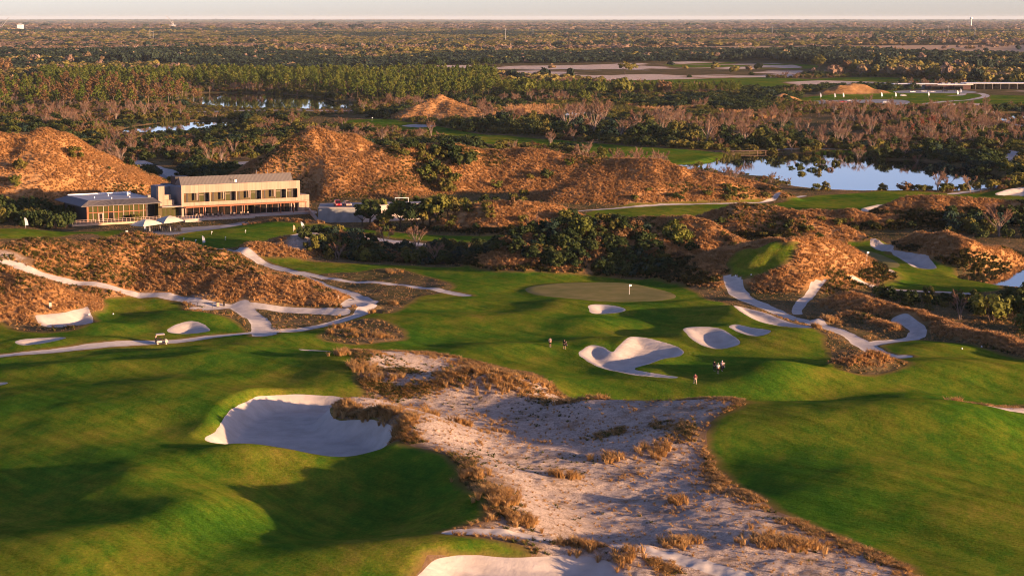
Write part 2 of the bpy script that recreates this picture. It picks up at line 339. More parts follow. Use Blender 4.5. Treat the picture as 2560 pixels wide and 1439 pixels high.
FAIR_DRAPE = [[(-80, 590), (-40, 574), (60, 570), (230, 572), (325, 577), (345, 586), (250, 590), (140, 594), (0, 597)],
  [(1788, 694), (1822, 648), (1878, 620), (1960, 607), (2005, 609), (1985, 640), (1955, 665), (1900, 694), (1850, 700)]]
NAT = [P(p) for p in (
  [(760, 690), (830, 680), (900, 678), (960, 670), (1000, 672), (1060, 690), (1125, 712), (1110, 730), (1050, 738), (1022, 762), (970, 792), (925, 778), (905, 745), (830, 708)],
  [(806, 860), (828, 828), (850, 814), (900, 804), (960, 812), (1002, 834), (1003, 853), (950, 862), (880, 866)],
  [(1640, 697), (1720, 702), (1800, 690), (1830, 740), (1900, 780), (2000, 815), (2100, 862), (2200, 902), (2262, 910), (2180, 912), (2095, 905), (2070, 880), (2055, 850), (2020, 842), (1970, 818), (1900, 795), (1850, 787), (1800, 765), (1720, 722)],
  [(2080, 918), (2120, 900), (2190, 896), (2240, 920), (2270, 938), (2180, 950), (2110, 944)],
  [(560, 636), (600, 625), (690, 615), (760, 640), (860, 648), (1000, 656), (1100, 664), (1000, 655), (850, 647), (700, 642), (640, 640)],
  [(2360, 1022), (2400, 1008), (2520, 995), (2700, 985), (2700, 1016), (2520, 1018), (2420, 1027)])]
WASTE = [P(p) for p in (
  [(835, 905), (840, 893), (960, 888), (1060, 893), (1180, 910), (1260, 925), (1320, 945), (1400, 985), (1470, 1008), (1560, 1020), (1700, 1040), (1790, 1054), (1862, 1070), (1850, 1086), (1800, 1100), (1770, 1125), (1785, 1180), (1830, 1222), (1900, 1262), (1960, 1300), (2080, 1352), (2200, 1402), (2310, 1460), (2400, 1580), (1000, 1580), (1060, 1442), (1105, 1420), (1320, 1412), (1240, 1392), (1150, 1380), (1130, 1366), (1215, 1352), (1225, 1330), (1200, 1295), (1155, 1240), (1130, 1192), (1060, 1168), (1000, 1152), (960, 1145), (985, 1120), (940, 1090), (880, 1078), (830, 1060), (830, 1045), (870, 1034), (930, 1024), (905, 990), (892, 945), (872, 914)],
  [(2370, 1014), (2420, 1008), (2560, 1000), (2700, 996), (2700, 1030), (2560, 1040), (2420, 1035)],
  [(618, 782), (645, 800), (700, 818), (770, 815), (845, 800), (872, 790), (884, 796), (780, 820), (660, 840), (645, 815)],
  [(455, 770), (490, 762), (520, 772), (500, 788), (478, 796), (462, 790)],
  [(690, 606), (760, 583), (830, 580), (860, 590), (820, 606), (760, 620), (720, 622)])]
FARSAND = [P(p) for p in (
  [(950, 170), (1050, 165), (1150, 163), (1250, 166), (1330, 164), (1330, 176), (1200, 184), (1080, 182), (980, 180)],
  [(1240, 180), (1280, 166), (1450, 163), (1600, 158), (1750, 154), (1900, 157), (1990, 164), (2010, 180), (1990, 192), (1880, 194), (1740, 198), (1600, 200), (1450, 202), (1330, 196)],
  [(1950, 206), (2050, 202), (2150, 204), (2220, 208), (2200, 216), (2080, 218), (1960, 214)],
  [(2210, 206), (2300, 204), (2440, 206), (2400, 212), (2240, 212)],
  [(2300, 263), (2350, 259), (2440, 258), (2470, 262), (2380, 267)],
  [(2440, 232), (2560, 226), (2640, 228), (2640, 240), (2540, 238), (2470, 240)])]
PLINES = [([(-90, 892), (0, 887), (200, 872), (400, 858), (520, 848), (650, 837), (780, 817), (870, 799), (914, 784), (924, 768), (900, 746), (860, 728), (800, 706), (740, 680), (680, 662), (620, 650), (560, 640), (520, 628)], 3.3),
  ([(880, 776), (900, 768), (915, 758)], 5.0), ([(1820, 700), (1832, 722), (1870, 750), (1930, 776), (2000, 801), (2060, 826), (2120, 851), (2170, 879), (2215, 902), (2255, 906)], 3.9),
  ([(2160, 874), (2230, 859), (2280, 846), (2296, 830), (2282, 816), (2250, 806)], 3.3), ([(1992, 782), (1998, 766), (2014, 748), (2046, 729), (2092, 718), (2160, 718), (2300, 723), (2440, 732)], 2.3),
  ([(750, 678), (850, 695), (980, 706), (1050, 718), (1165, 738)], 2.8), ([(1450, 527), (1600, 519), (1800, 514), (1900, 508), (1960, 496), (2012, 487)], 1.9),
  ([(2380, 482), (2450, 471), (2505, 461)], 3.5), ([(2505, 378), (2540, 381), (2522, 396), (2522, 410), (2570, 424), (2640, 430)], 6.0), ([(1940, 374), (2060, 372), (2180, 374), (2290, 380)], 3.0),
  ([(60, 296), (120, 290), (300, 284), (640, 277), (860, 275), (1060, 271)], 7.0), ([(480, 262), (640, 256), (760, 250)], 4.0), ([(690, 608), (730, 594), (792, 576)], 5.0), ([(560, 560), (600, 556), (640, 548)], 2.5),
  ([(2240, 264), (2330, 258), (2380, 252), (2440, 247), (2465, 241), (2452, 234), (2410, 232)], 6.0), ([(330, 404), (400, 424), (440, 436), (450, 446)], 9.0), ([(870, 590), (960, 600), (1080, 611)], 4.0),
  ([(1240, 249), (1500, 245)], 6.0), ([(1300, 176), (1480, 171), (1620, 176)], 9.0), ([(1330, 168), (1500, 176)], 8.0), ([(2440, 268), (2460, 278), (2500, 282), (2520, 310), (2640, 326)], 7.0), ([(2365, 240), (2400, 238), (2410, 234)], 5.0), ([(1130, 1372), (1300, 1372), (1500, 1392), (1700, 1420), (1850, 1450)], 2.6)]
PATHS = [(catmull([at(*q) for q in pts], 4), w) for pts, w in PLINES]
PDRAPE = [([(-90, 650), (0, 660), (100, 685), (250, 712), (400, 738), (500, 757), (600, 767), (750, 775), (860, 780)], 2.6), ([(600, 767), (632, 790), (655, 815), (660, 836)], 4.5), ([(490, 772), (560, 766)], 3.0)]
PAVING = [P(p) for p in ([(350, 580), (420, 566), (470, 562), (560, 556), (612, 548), (600, 556), (560, 566), (500, 576), (440, 586), (370, 588)],
  [(500, 625), (555, 622), (600, 632), (580, 644), (540, 640)], [(400, 436), (440, 430), (470, 450), (440, 462), (402, 462)], [(560, 410), (640, 404), (700, 408), (680, 424), (580, 432)],
  [(2240, 228), (2300, 226), (2420, 227), (2432, 233), (2300, 233), (2240, 232)], [(2040, 252), (2250, 250), (2250, 262), (2040, 260)])]

def dune_h(X, Y, detail=True):
    H = np.zeros(X.shape)
    for pts, ts, flat, rough in DUNES:
        xs = [p[0] for p in pts]; ys = [p[1] for p in pts]; m = max(p[2] for p in pts) / ts * 1.6 + flat
        k = (X > min(xs) - m) & (X < max(xs) + m) & (Y > min(ys) - m) & (Y < max(ys) + m)
        if not k.any(): continue
        x = X[k]; y = Y[k]; best = np.zeros(x.shape)
        # gullies : the plan position is warped a little so that feet and crests wander
        wx = x + 1.3 * rough * fbm(x, y, 19, 2, 1); wy = y + 1.3 * rough * fbm(x, y, 19, 2, 2)
        for a, b in zip(pts[:-1], pts[1:]):
            d, t = seg_dist(wx, wy, a[0], a[1], b[0], b[1]); h = a[2] + (b[2] - a[2]) * t
            tt = np.maximum(d - flat, 0) / (h / ts)
            tt = np.sqrt(tt * tt + 0.0022) - 0.0469; v = 1 - tt
            v = 0.5 * (v + np.sqrt(v * v + 0.012)) * sstep(1.45, 1.1, tt)
            best = np.maximum(best, h * v)
        H[k] = np.maximum(H[k], best) + 0.10 * np.minimum(H[k], best)
    if detail:
        H = H * (1 + 0.16 * fbm(X, Y, 14, 3, 4)) + 0.6 * sstep(0.3, 2, H) * fbm(X, Y, 5, 2, 5)
    return H
def ground_h(X, Y, dh=None):
    dh = dune_h(X, Y) if dh is None else dh
    near = sstep(2600, 900, Y)
    b = near * (0.72 * fbm(X, Y * 0.8, 34, 2, 6) + 0.26 * fbm(X, Y, 13, 2, 7) + 0.07 * fbm(X, Y, 5.5, 2, 17))
    Z = b + dh
    for x0, y0, rx, ry, h in MOUNDS:
        k = (np.abs(X - x0) < 3.2 * rx) & (np.abs(Y - y0) < 3.2 * ry)
        if k.any(): Z[k] += h * np.exp(-0.5 * (((X[k] - x0) / rx) ** 2 + ((Y[k] - y0) / ry) ** 2))
    return Z
def drape(px, py):
    a, b, c = ray(px, py); ys = np.linspace(190, 1000, 1600); ts = ys / b
    zs = CH + c * ts; X = a * ts; Y = b * ts; g = ground_h(X, Y)
    k = np.argmax(zs < g); return (X[k], Y[k])
FAIRD = [catmull([drape(*q) for q in p], 4, True) for p in FAIR_DRAPE]
WASTE += [catmull([drape(*q) for q in p], 4, True) for p in ([(0, 622), (60, 632), (100, 655), (60, 664), (0, 652), (-60, 640)], [(686, 612), (720, 594), (765, 580), (830, 579), (865, 592), (820, 606), (770, 622), (730, 626)], [(880, 590), (960, 604), (1080, 612), (1060, 616), (950, 612), (890, 600)])]
PATHD = [(catmull([drape(*q) for q in p], 4), w) for p, w in PDRAPE]

# ---- the grid
us = np.linspace(-0.345, 0.345, 640)
ys = [186.0]
while ys[-1] < 1450: ys.append(ys[-1] * 1.0023)
while ys[-1] < 2600: ys.append(ys[-1] * 1.006)
while ys[-1] < 52000: ys.append(ys[-1] * 1.04)
ys = np.array(ys); NU = len(us); NY = len(ys)
GY, GU = np.meshgrid(ys, us, indexing='ij'); GX = GU * GY
x = GX.ravel(); y = GY.ravel(); nearm = y < 2700
DH = np.zeros(x.shape); DH[nearm] = dune_h(x[nearm], y[nearm])
Z = ground_h(x, y, DH)
far = sstep(4000, 9000, y); Z += far * 5.0 * fbm(x, y * 0.35, 900, 3, 8)
def un(fs, m=14.0):
    o = np.full(x.shape, -m)
    for f in fs: o = np.maximum(o, f)
    return o
S_pond = [sdf_poly(p, x, y) for p in PONDS]; s_pond = un(S_pond)
S_b = np.array([sdf_poly(p, x, y) for p in BUNKERS]); s_b = S_b.max(0)
s_path = un([sdf_line(p, [w] * len(p), x, y) for p, w in PATHS]); s_path = np.where(DH > 3.0, -3.0, s_path)
s_path = np.maximum(s_path, un([sdf_line(p, [w] * len(p), x, y) for p, w in PATHD]))
s_path += 0.35 * fbm(x, y, 4, 2, 11)
s_pav = un([sdf_poly(p, x, y) for p in PAVING])
s_green = un([sdf_poly(p, x, y) for p in GREENS])
s_nat = un([sdf_poly(p, x, y) for p in NAT])
s_waste = un([sdf_poly(p, x, y) for p in WASTE]) + (0.9 + 2.2 * (DH > 1)) * fbm(x, y, 6, 4, 9)
s_farsand = un([sdf_poly(p, x, y) for p in FARSAND], 14); s_farsand = np.minimum(s_farsand + 4 * fbm(x, y, 60, 2, 10), 30 * (fbm(x * 0.8, y * 0.8, 95, 4, 10) + 0.22))
s_fair = np.minimum(un([sdf_poly(p, x, y) for p in FAIR]), (1.0 - DH) * 3)
s_fair = np.maximum(s_fair, un([sdf_poly(p, x, y) for p in FAIRD]))
s_fair = np.minimum(s_fair, -s_nat) + 0.55 * fbm(x, y, 5, 3, 12)
s_b = np.minimum(s_b, (1.7 - DH) * 2.5) + 0.22 * fbm(x, y, 3.0, 2, 13)
# relief that belongs to the zones
wz = sstep(-1, 5, s_waste); Z += wz * (0.26 * fbm(x, y, 12, 3, 14) + 0.16 * fbm(x, y, 1.8, 2, 15)) * (y < 420)
Z += sstep(-0.2, 1.5, s_nat) * 0.3 * fbm(x, y, 6, 2, 16)
for kb in (0, 13):
    fb_ = 0.85 * sstep(-2.5, 3, S_b[kb]); Z = Z * (1 - fb_) - 0.35 * fb_
size = np.array([min(1.0, 0.45 + 0.00125 * len(p) * 0 + (max(q[0] for q in p) - min(q[0] for q in p)) / 45) for p in BUNKERS])
size[0] = 0.75; size[13] = 0.4; bd = size[S_b.argmax(0)]
Z += np.where(s_b > -7, 0.40 * bd * np.exp(-(np.minimum(s_b, 0) / 2.6) ** 2) * (s_b <= 0), 0)
Z += np.where(s_b > 0, 0.40 * bd - 1.35 * bd * sstep(0, 3.6, s_b), 0)
Z -= 0.10 * sstep(-0.3, 0.4, s_path) * (y < 900)
fl = sstep(-2, 1, s_pav); Z = Z * (1 - fl) + 0.05 * fl
bw = sstep(-10, 4, un([sdf_poly(P([(120, 572), (130, 515), (400, 500), (760, 490), (800, 535), (640, 556), (420, 575)]), x, y), sdf_poly(P([(780, 545), (800, 515), (1060, 505), (1060, 540), (905, 556)]), x, y)])); Z = Z * (1 - bw) - 0.7 * bw
gz = sstep(-3, 2, s_green); Z = Z * (1 - gz * 0.75) + gz * 0.25
pz = sstep(-7, 3, s_pond); Z = Z * (1 - pz) + (POND_Z - 1.3) * pz
Zg = Z.reshape(NY, NU)
ZONE = np.zeros(x.shape, np.int8)            # 0 rough 1 fairway 2 sand waste 3 green 4 path 5 bunker 6 paving 7 water
ZONE[s_fair > 0] = 1; ZONE[np.maximum(s_waste, s_farsand) > 0] = 2; ZONE[s_green > 0] = 3; ZONE[s_pav > 0] = 6; ZONE[s_path > 0] = 4; ZONE[s_b > 0] = 5; ZONE[Z < POND_Z] = 7
ZONEg = ZONE.reshape(NY, NU); DHg = DH.reshape(NY, NU); Wg = s_waste.reshape(NY, NU); Fg = s_fair.reshape(NY, NU); Pg = s_path.reshape(NY, NU); Bg = s_b.reshape(NY, NU)
def gidx(X, Y):
    X = np.asarray(X, float); Y = np.asarray(Y, float)
    i = np.clip(np.searchsorted(ys, Y) - 1, 0, NY - 2); u = X / Y
    fj = np.clip((u - us[0]) / (us[1] - us[0]), 0, NU - 1.001); j = fj.astype(int)
    return i, j, np.clip((Y - ys[i]) / (ys[i + 1] - ys[i]), 0, 1), fj - j
def hz(X, Y):
    i, j, a, b = gidx(X, Y)
    return (Zg[i, j] * (1 - b) + Zg[i, j + 1] * b) * (1 - a) + (Zg[i + 1, j] * (1 - b) + Zg[i + 1, j + 1] * b) * a
def pick(G, X, Y):
    i, j, a, b = gidx(X, Y); return G[i + (a > .5), j + (b > .5)]
def hz1(X, Y): return float(hz(np.array([X]), np.array([Y]))[0])
def hit(px, py):
    """where the line of sight through a pixel meets the finished ground"""
    a, b, c = ray(px, py); yy = np.exp(np.linspace(math.log(190), math.log(3000), 6000)); t = yy / b
    k = np.argmax(CH + c * t < hz(a * t, yy)); return (float(a * t[k]), float(yy[k]), hz1(a * t[k], yy[k]))

FIELD = [P(p) for p in ([(1500, 119), (1700, 117), (2640, 113), (2640, 139), (2200, 137), (2000, 131), (1560, 126)], [(2330, 92), (2640, 91), (2640, 97), (2380, 97)], [(240, 161), (700, 163), (700, 170), (240, 169)], [(60, 79), (420, 80), (420, 82), (60, 82)])]
s_field = un([sdf_poly(p, x, y, 200) for p in FIELD], 200) + 60 * fbm(x * 0.35, y * 0.3, 260, 3, 18) + 40 * fbm(x, y, 90, 2, 19)
# ---- cut the grid along the zone outlines, one object per zone
ii = np.arange(NY * NU).reshape(NY, NU)
q00 = ii[:-1, :-1].ravel(); q01 = ii[:-1, 1:].ravel(); q10 = ii[1:, :-1].ravel(); q11 = ii[1:, 1:].ravel()
TR = np.concatenate([np.stack([q00, q01, q11], 1), np.stack([q00, q11, q10], 1)])
s_sand = np.maximum(s_waste, s_farsand)
AT = np.stack([x, y, Z, s_b, s_path, s_pav, s_green, s_sand, s_fair, DH, s_field], 1)
C_B, C_PATH, C_PAV, C_GREEN, C_SAND, C_FAIR, C_DH = 3, 4, 5, 6, 7, 8, 9
def split(T, A, col):
    s = A[:, col]; sg = s[T] > 0; cnt = sg.sum(1)
    ins = [T[cnt == 3]]; out = [T[cnt == 0]]
    mx = (cnt == 1) | (cnt == 2); M = T[mx]; S = sg[mx]; c = cnt[mx]
    if len(M):
        lone = np.where(c == 1, S.argmax(1), (~S).argmax(1)); r = np.arange(len(M))
        a = M[r, lone]; b = M[r, (lone + 1) % 3]; d = M[r, (lone + 2) % 3]
        e = np.concatenate([np.stack([a, b], 1), np.stack([a, d], 1)]); e.sort(1)
        key = e[:, 0].astype(np.int64) * (1 << 32) + e[:, 1]; uk, inv = np.unique(key, return_inverse=True)
        e0 = (uk >> 32).astype(int); e1 = (uk & 0xffffffff).astype(int); t = s[e0] / (s[e0] - s[e1])
        NA = A[e0] + (A[e1] - A[e0]) * t[:, None]; NA[:, col] = 0; base = len(A); A = np.concatenate([A, NA])
        n1 = base + inv[:len(M)]; n2 = base + inv[len(M):]
        t1 = np.stack([a, n1, n2], 1); t2 = np.stack([n1, b, d], 1); t3 = np.stack([n1, d, n2], 1)
        k = c == 1
        ins += [t1[k], t2[~k], t3[~k]]; out += [t2[k], t3[k], t1[~k]]
    return np.concatenate(ins), np.concatenate(out), A
parts = {}
T = TR
for nm, col in (('bunker', C_B), ('path', C_PATH), ('paving', C_PAV), ('green', C_GREEN), ('sand', C_SAND), ('fair', C_FAIR), ('field', 10)):
    parts[nm], T, AT = split(T, AT, col)
parts['rough'] = T
def ground_obj(name, T, mat, label=None):
    if not len(T): return None
    u, inv = np.unique(T, return_inverse=True); A = AT[u]
    edge = np.minimum(np.minimum(np.abs(A[:, C_SAND]), np.abs(A[:, C_FAIR])), np.abs(A[:, C_PATH]))
    me = npmesh(name, A[:, :3], inv.reshape(-1, 3), [mat], smooth=True, attrs={'edge': edge, 'dune': A[:, C_DH], 'fair': A[:, C_FAIR], 'sand': A[:, C_SAND], 'bunk': A[:, C_B], 'pth': A[:, C_PATH]})
    o = link(name, me); tag(o, label, kind='structure'); return o

# ---- ground materials
def attr(nt, n): 
    a = N(nt, 'ShaderNodeAttribute'); a.attribute_name = n; return a.outputs['Fac']
m_fair, nt, b = newmat('fairway_turf', 1.0, 0.0); co = objcoord(nt)
n1 = noise_node(nt, co, 0.045, 5, 0.6, (1, 0.7, 1)); n2 = noise_node(nt, co, 0.4, 5, 0.65, (1, 0.5, 1)); n3 = noise_node(nt, co, 2.6, 3, 0.7)
f = mathn(nt, 'ADD', mathn(nt, 'MULTIPLY', n1, 0.50), mathn(nt, 'ADD', mathn(nt, 'MULTIPLY', n2, 0.34), mathn(nt, 'MULTIPLY', n3, 0.20)))
col = ramp(nt, f, [(0.38, (0.030, 0.100, 0.009)), (0.47, (0.056, 0.128, 0.010)), (0.56, (0.125, 0.155, 0.014)), (0.66, (0.20, 0.17, 0.026))])
mow = N(nt, 'ShaderNodeMapping'); mow.inputs['Rotation'].default_value = (0, 0, 0.9); nt.links.new(co, mow.inputs[0]); n4 = noise_node(nt, mow.outputs[0], 0.5, 4, 0.65, (0.09, 1, 1)); n5 = noise_node(nt, co, 2.2, 5, 0.8)
col = mixc(nt, 1.0, col, ramp(nt, mathn(nt, 'ADD', mathn(nt, 'MULTIPLY', n4, 0.45), mathn(nt, 'MULTIPLY', n5, 0.55)), [(0.36, (0.55, 0.58, 0.55)), (0.5, (1, 1, 1)), (0.64, (1.45, 1.4, 1.3))]), 'MULTIPLY')
ef = mathn(nt, 'SUBTRACT', 1.0, maprange(nt, mathn(nt, 'ADD', attr(nt, 'edge'), mathn(nt, 'MULTIPLY', n2, -1.2)), -0.3, 0.9), True)
col = mixc(nt, mathn(nt, 'MULTIPLY', ef, 0.75, True), col, (0.20, 0.125, 0.045))
nt.links.new(col, b.inputs['Base Color']); bump(nt, b, noise_node(nt, co, 1.6, 6, 0.75), 0.8, 0.28)
m_green, nt, b = newmat('putting_turf', 1.0, 0.0); co = objcoord(nt)
col = ramp(nt, noise_node(nt, co, 0.22, 5), [(0.35, (0.17, 0.165, 0.055)), (0.65, (0.25, 0.205, 0.08))]); nt.links.new(col, b.inputs['Base Color'])
m_bunk, nt, b = newmat('bunker_sand', 0.95, 0.05); co = objcoord(nt)
nn = noise_node(nt, co, 0.35, 5)
nt.links.new(ramp(nt, nn, [(0.35, (0.40, 0.355, 0.315)), (0.65, (0.50, 0.445, 0.40))]), b.inputs['Base Color'])
wv = N(nt, 'ShaderNodeTexWave', wave_type='RINGS'); wv.inputs['Scale'].default_value = 0.23; wv.inputs['Distortion'].default_value = 9; wv.inputs['Detail'].default_value = 2; wv.inputs['Detail Scale'].default_value = 0.5
nt.links.new(co, wv.inputs[0]); bump(nt, b, mathn(nt, 'ADD', mathn(nt, 'MULTIPLY', wv.outputs[1], 0.35), noise_node(nt, co, 1.4, 4, 0.7)), 0.5, 0.16)
m_path, nt, b = newmat('crushed_shell_path', 0.95, 0.05); co = objcoord(nt); nn = noise_node(nt, co, 0.6, 6, 0.65)
nt.links.new(ramp(nt, nn, [(0.3, (0.37, 0.34, 0.31)), (0.7, (0.53, 0.49, 0.45))]), b.inputs['Base Color']); bump(nt, b, nn, 0.4, 0.12)
m_pav, nt, b = newmat('concrete_paving', 0.85, 0.2); co = objcoord(nt)
nt.links.new(ramp(nt, noise_node(nt, co, 0.3, 5), [(0.3, (0.20, 0.20, 0.20)), (0.7, (0.29, 0.285, 0.28))]), b.inputs['Base Color'])
m_sand, nt, b = newmat('waste_sand', 0.95, 0.05); co = objcoord(nt)
n1 = noise_node(nt, co, 0.13, 6, 0.68); n2 = noise_node(nt, co, 0.9, 5, 0.75); n3 = noise_node(nt, co, 3.2, 3, 0.8)
n6 = noise_node(nt, co, 5.5, 4, 0.85)
sand = ramp(nt, mathn(nt, 'ADD', mathn(nt, 'MULTIPLY', n2, 0.35), mathn(nt, 'ADD', mathn(nt, 'MULTIPLY', n3, 0.3), mathn(nt, 'MULTIPLY', n6, 0.35))), [(0.40, (0.22, 0.175, 0.145)), (0.5, (0.54, 0.435, 0.355)), (0.60, (0.74, 0.625, 0.53))])
th = mathn(nt, 'ADD', mathn(nt, 'MULTIPLY', n1, 0.6), mathn(nt, 'MULTIPLY', n2, 0.4))
col = mixc(nt, mathn(nt, 'MULTIPLY', maprange(nt, th, 0.515, 0.60), 0.75, True), sand, (0.20, 0.125, 0.065))
ef = mathn(nt, 'SUBTRACT', 1.0, maprange(nt, mathn(nt, 'ADD', attr(nt, 'sand'), mathn(nt, 'MULTIPLY', n2, -3.2)), -1.0, 0.8), True)
col = mixc(nt, mathn(nt, 'MULTIPLY', ef, 0.85, True), col, (0.21, 0.125, 0.055)); nt.links.new(col, b.inputs['Base Color'])
bump(nt, b, mathn(nt, 'ADD', mathn(nt, 'MULTIPLY', n2, 0.7), mathn(nt, 'MULTIPLY', mathn(nt, 'ADD', n3, n6), 0.55)), 1.0, 0.5)
m_rough, nt, b = newmat('rough_ground', 1.0, 0.0); co = objcoord(nt)
n1 = noise_node(nt, co, 0.05, 5, 0.62); n2 = noise_node(nt, co, 0.5, 5, 0.7); n3 = noise_node(nt, co, 0.012, 4, 0.6)
f = mathn(nt, 'ADD', mathn(nt, 'MULTIPLY', n1, 0.55), mathn(nt, 'MULTIPLY', n2, 0.45))
dunec = ramp(nt, f, [(0.36, (0.15, 0.085, 0.030)), (0.46, (0.32, 0.172, 0.068)), (0.58, (0.42, 0.235, 0.10)), (0.70, (0.50, 0.32, 0.17))])
flatc = ramp(nt, f, [(0.36, (0.045, 0.055, 0.022)), (0.5, (0.12, 0.092, 0.042)), (0.64, (0.22, 0.145, 0.075))])
col = mixc(nt, maprange(nt, attr(nt, 'dune'), 0.4, 2.0), flatc, dunec)
nt.links.new(col, b.inputs['Base Color']); bump(nt, b, n2, 0.9, 0.6)
m_water, nt, b = newmat('pond_water', 0.03, 0.5); co = objcoord(nt); b.inputs['Base Color'].default_value = (0.012, 0.016, 0.014, 1)
bump(nt, b, noise_node(nt, co, 0.9, 3, 0.5, (1, 0.45, 1)), 0.06, 0.05)

ground_obj('dune_ground', parts['rough'], m_rough, 'rough ground of straw coloured dunes and scrubby lowland')
ground_obj('fairway', parts['fair'], m_fair, 'mown green fairway turf rolling round bunkers and sand')
m_field, nt, b = newmat('dry_grassland', 1.0, 0.0); co = objcoord(nt); nt.links.new(ramp(nt, noise_node(nt, co, 0.006, 6, 0.7, (0.5, 2.0, 1)), [(0.36, (0.20, 0.13, 0.075)), (0.48, (0.46, 0.30, 0.18)), (0.64, (0.56, 0.40, 0.27))]), b.inputs['Base Color'])
ground_obj('dry_field', parts['field'], m_field, 'open tan grassland far away at the right below the horizon woods')
ground_obj('putting_green', parts['green'], m_green, 'pale olive close mown putting surfaces')
ground_obj('cart_path', parts['path'], m_path, 'pale crushed shell cart paths winding between the dunes')
ground_obj('terrace_paving', parts['paving'], m_pav, 'grey paving and asphalt around the clubhouses')
ground_obj('sand_waste', parts['sand'], m_sand, 'white sand waste ground dotted with straw tufts')
bt = parts['bunker']; cx = AT[bt].mean(1)
lab = np.array([sdf_poly(p, cx[:, 0], cx[:, 1], 60.0) for p in BUNKERS]).argmax(0)
for k in range(len(BUNKERS)): ground_obj('sand_bunker', bt[lab == k], m_bunk)
for p in PONDS:
    c = np.mean(p, 0); V = [(float(c[0]), float(c[1]), POND_Z)]; n = len(p)
    for q in p:
        d = np.array(q) - c; L = np.hypot(*d); q2 = c + d * (1 + 7.0 / L); V.append((float(q2[0]), float(q2[1]), POND_Z))
    tag(link('pond', npmesh('pond', V, [(0, 1 + i, 1 + (i + 1) % n) for i in range(n)], [m_water])), kind='structure')
# the plain beyond the modelled ground
gp = MB(); gp.add([(-60000, -20000, -4.5), (60000, -20000, -4.5), (60000, 60000, -4.5), (-60000, 60000, -4.5)], [(0, 1, 2, 3)])
tag(gp.build('plain', m_rough), kind='structure')
# ================================================================ BUILDINGS AND OBJECTS
M_side = plain('cypress_siding', (0.40, 0.29, 0.205), 0.8, 0.2, 0.16, 1.2)
_nt = M_side.node_tree; _b = _nt.nodes['Principled BSDF']; _co = objcoord(_nt)
_w = N(_nt, 'ShaderNodeTexWave', wave_type='BANDS', bands_direction='X'); _w.inputs['Scale'].default_value = 1.0; _w.inputs['Distortion'].default_value = 0.4; _nt.links.new(_co, _w.inputs[0])
_v = noise_node(_nt, _co, 1.1, 2, 0.5, (2.2, 2.2, 0.05))
_nt.links.new(mixc(_nt, 1.0, ramp(_nt, _v, [(0.3, (0.26, 0.185, 0.135)), (0.5, (0.325, 0.235, 0.175)), (0.7, (0.36, 0.275, 0.20))]), ramp(_nt, _w.outputs[1], [(0.0, (0.75, 0.75, 0.75)), (0.12, (1, 1, 1))]), 'MULTIPLY'), _b.inputs['Base Color'])
M_sideg = plain('weathered_grey_siding', (0.17, 0.17, 0.18), 0.8, 0.2)
M_metal = plain('standing_seam_metal', (0.115, 0.105, 0.10), 0.6, 0.25, 0.08, 0.6, 0.3)
M_seam = plain('seam_metal', (0.25, 0.22, 0.20), 0.45, 0.5, 0.08, 0.6, 0.3)
M_roofw = plain('white_roof_membrane', (0.27, 0.28, 0.30), 0.6, 0.3, 0.22, 0.25)
M_glass, _nt, _b = newmat('green_glass', 0.25, 0.12); _b.inputs['Base Color'].default_value = (0.040, 0.040, 0.006, 1)
M_dglass, _nt, _b = newmat('dark_glass', 0.08, 0.6); _b.inputs['Base Color'].default_value = (0.012, 0.010, 0.009, 1)
M_olive = plain('olive_stained_panel', (0.075, 0.052, 0.016), 0.7, 0.3, 0.15, 0.9)
M_red = plain('red_cedar_frame', (0.23, 0.075, 0.028), 0.6, 0.3, 0.15, 1.5)
M_frame = plain('pink_white_door_frame', (0.46, 0.33, 0.28), 0.6, 0.3, 0.1)
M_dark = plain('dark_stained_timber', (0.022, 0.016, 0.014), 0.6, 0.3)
M_plinth = plain('pale_concrete', (0.40, 0.34, 0.29), 0.85, 0.2, 0.12, 0.5)
M_conc = plain('weathered_concrete', (0.21, 0.22, 0.225), 0.85, 0.2, 0.25, 0.4)
M_white = plain('white_paint', (0.75, 0.75, 0.74), 0.5, 0.4, 0.05)
M_canvas = plain('cream_canvas', (0.50, 0.45, 0.37), 0.8, 0.1, 0.06)
M_black = plain('black_steel', (0.012, 0.012, 0.013), 0.5, 0.4)
M_tyre = plain('tyre_rubber', (0.015, 0.015, 0.015), 0.9, 0.1)
M_chrome = plain('wheel_metal', (0.55, 0.53, 0.50), 0.35, 0.5, 0.05, 2, 0.4)
M_deck = plain('deck_boards', (0.16, 0.105, 0.08), 0.8, 0.2, 0.2, 1.5)
M_beige = plain('beige_plaster', (0.42, 0.30, 0.20), 0.8, 0.2)

BA = R(30); _ox, _oy = at(453, 543)
CL = thing('clubhouse', (_ox, _oy, 0), BA, 'long two storey clubhouse with pale timber upper wall, grey metal roof and low glazed wing', 'clubhouse')
def bx(name, mat, *boxes, parent=CL, label=None):
    m = MB()
    for q in boxes: m.box(*q)
    o = m.build(name, mat, parent)
    if label: o['label'] = label
    return o
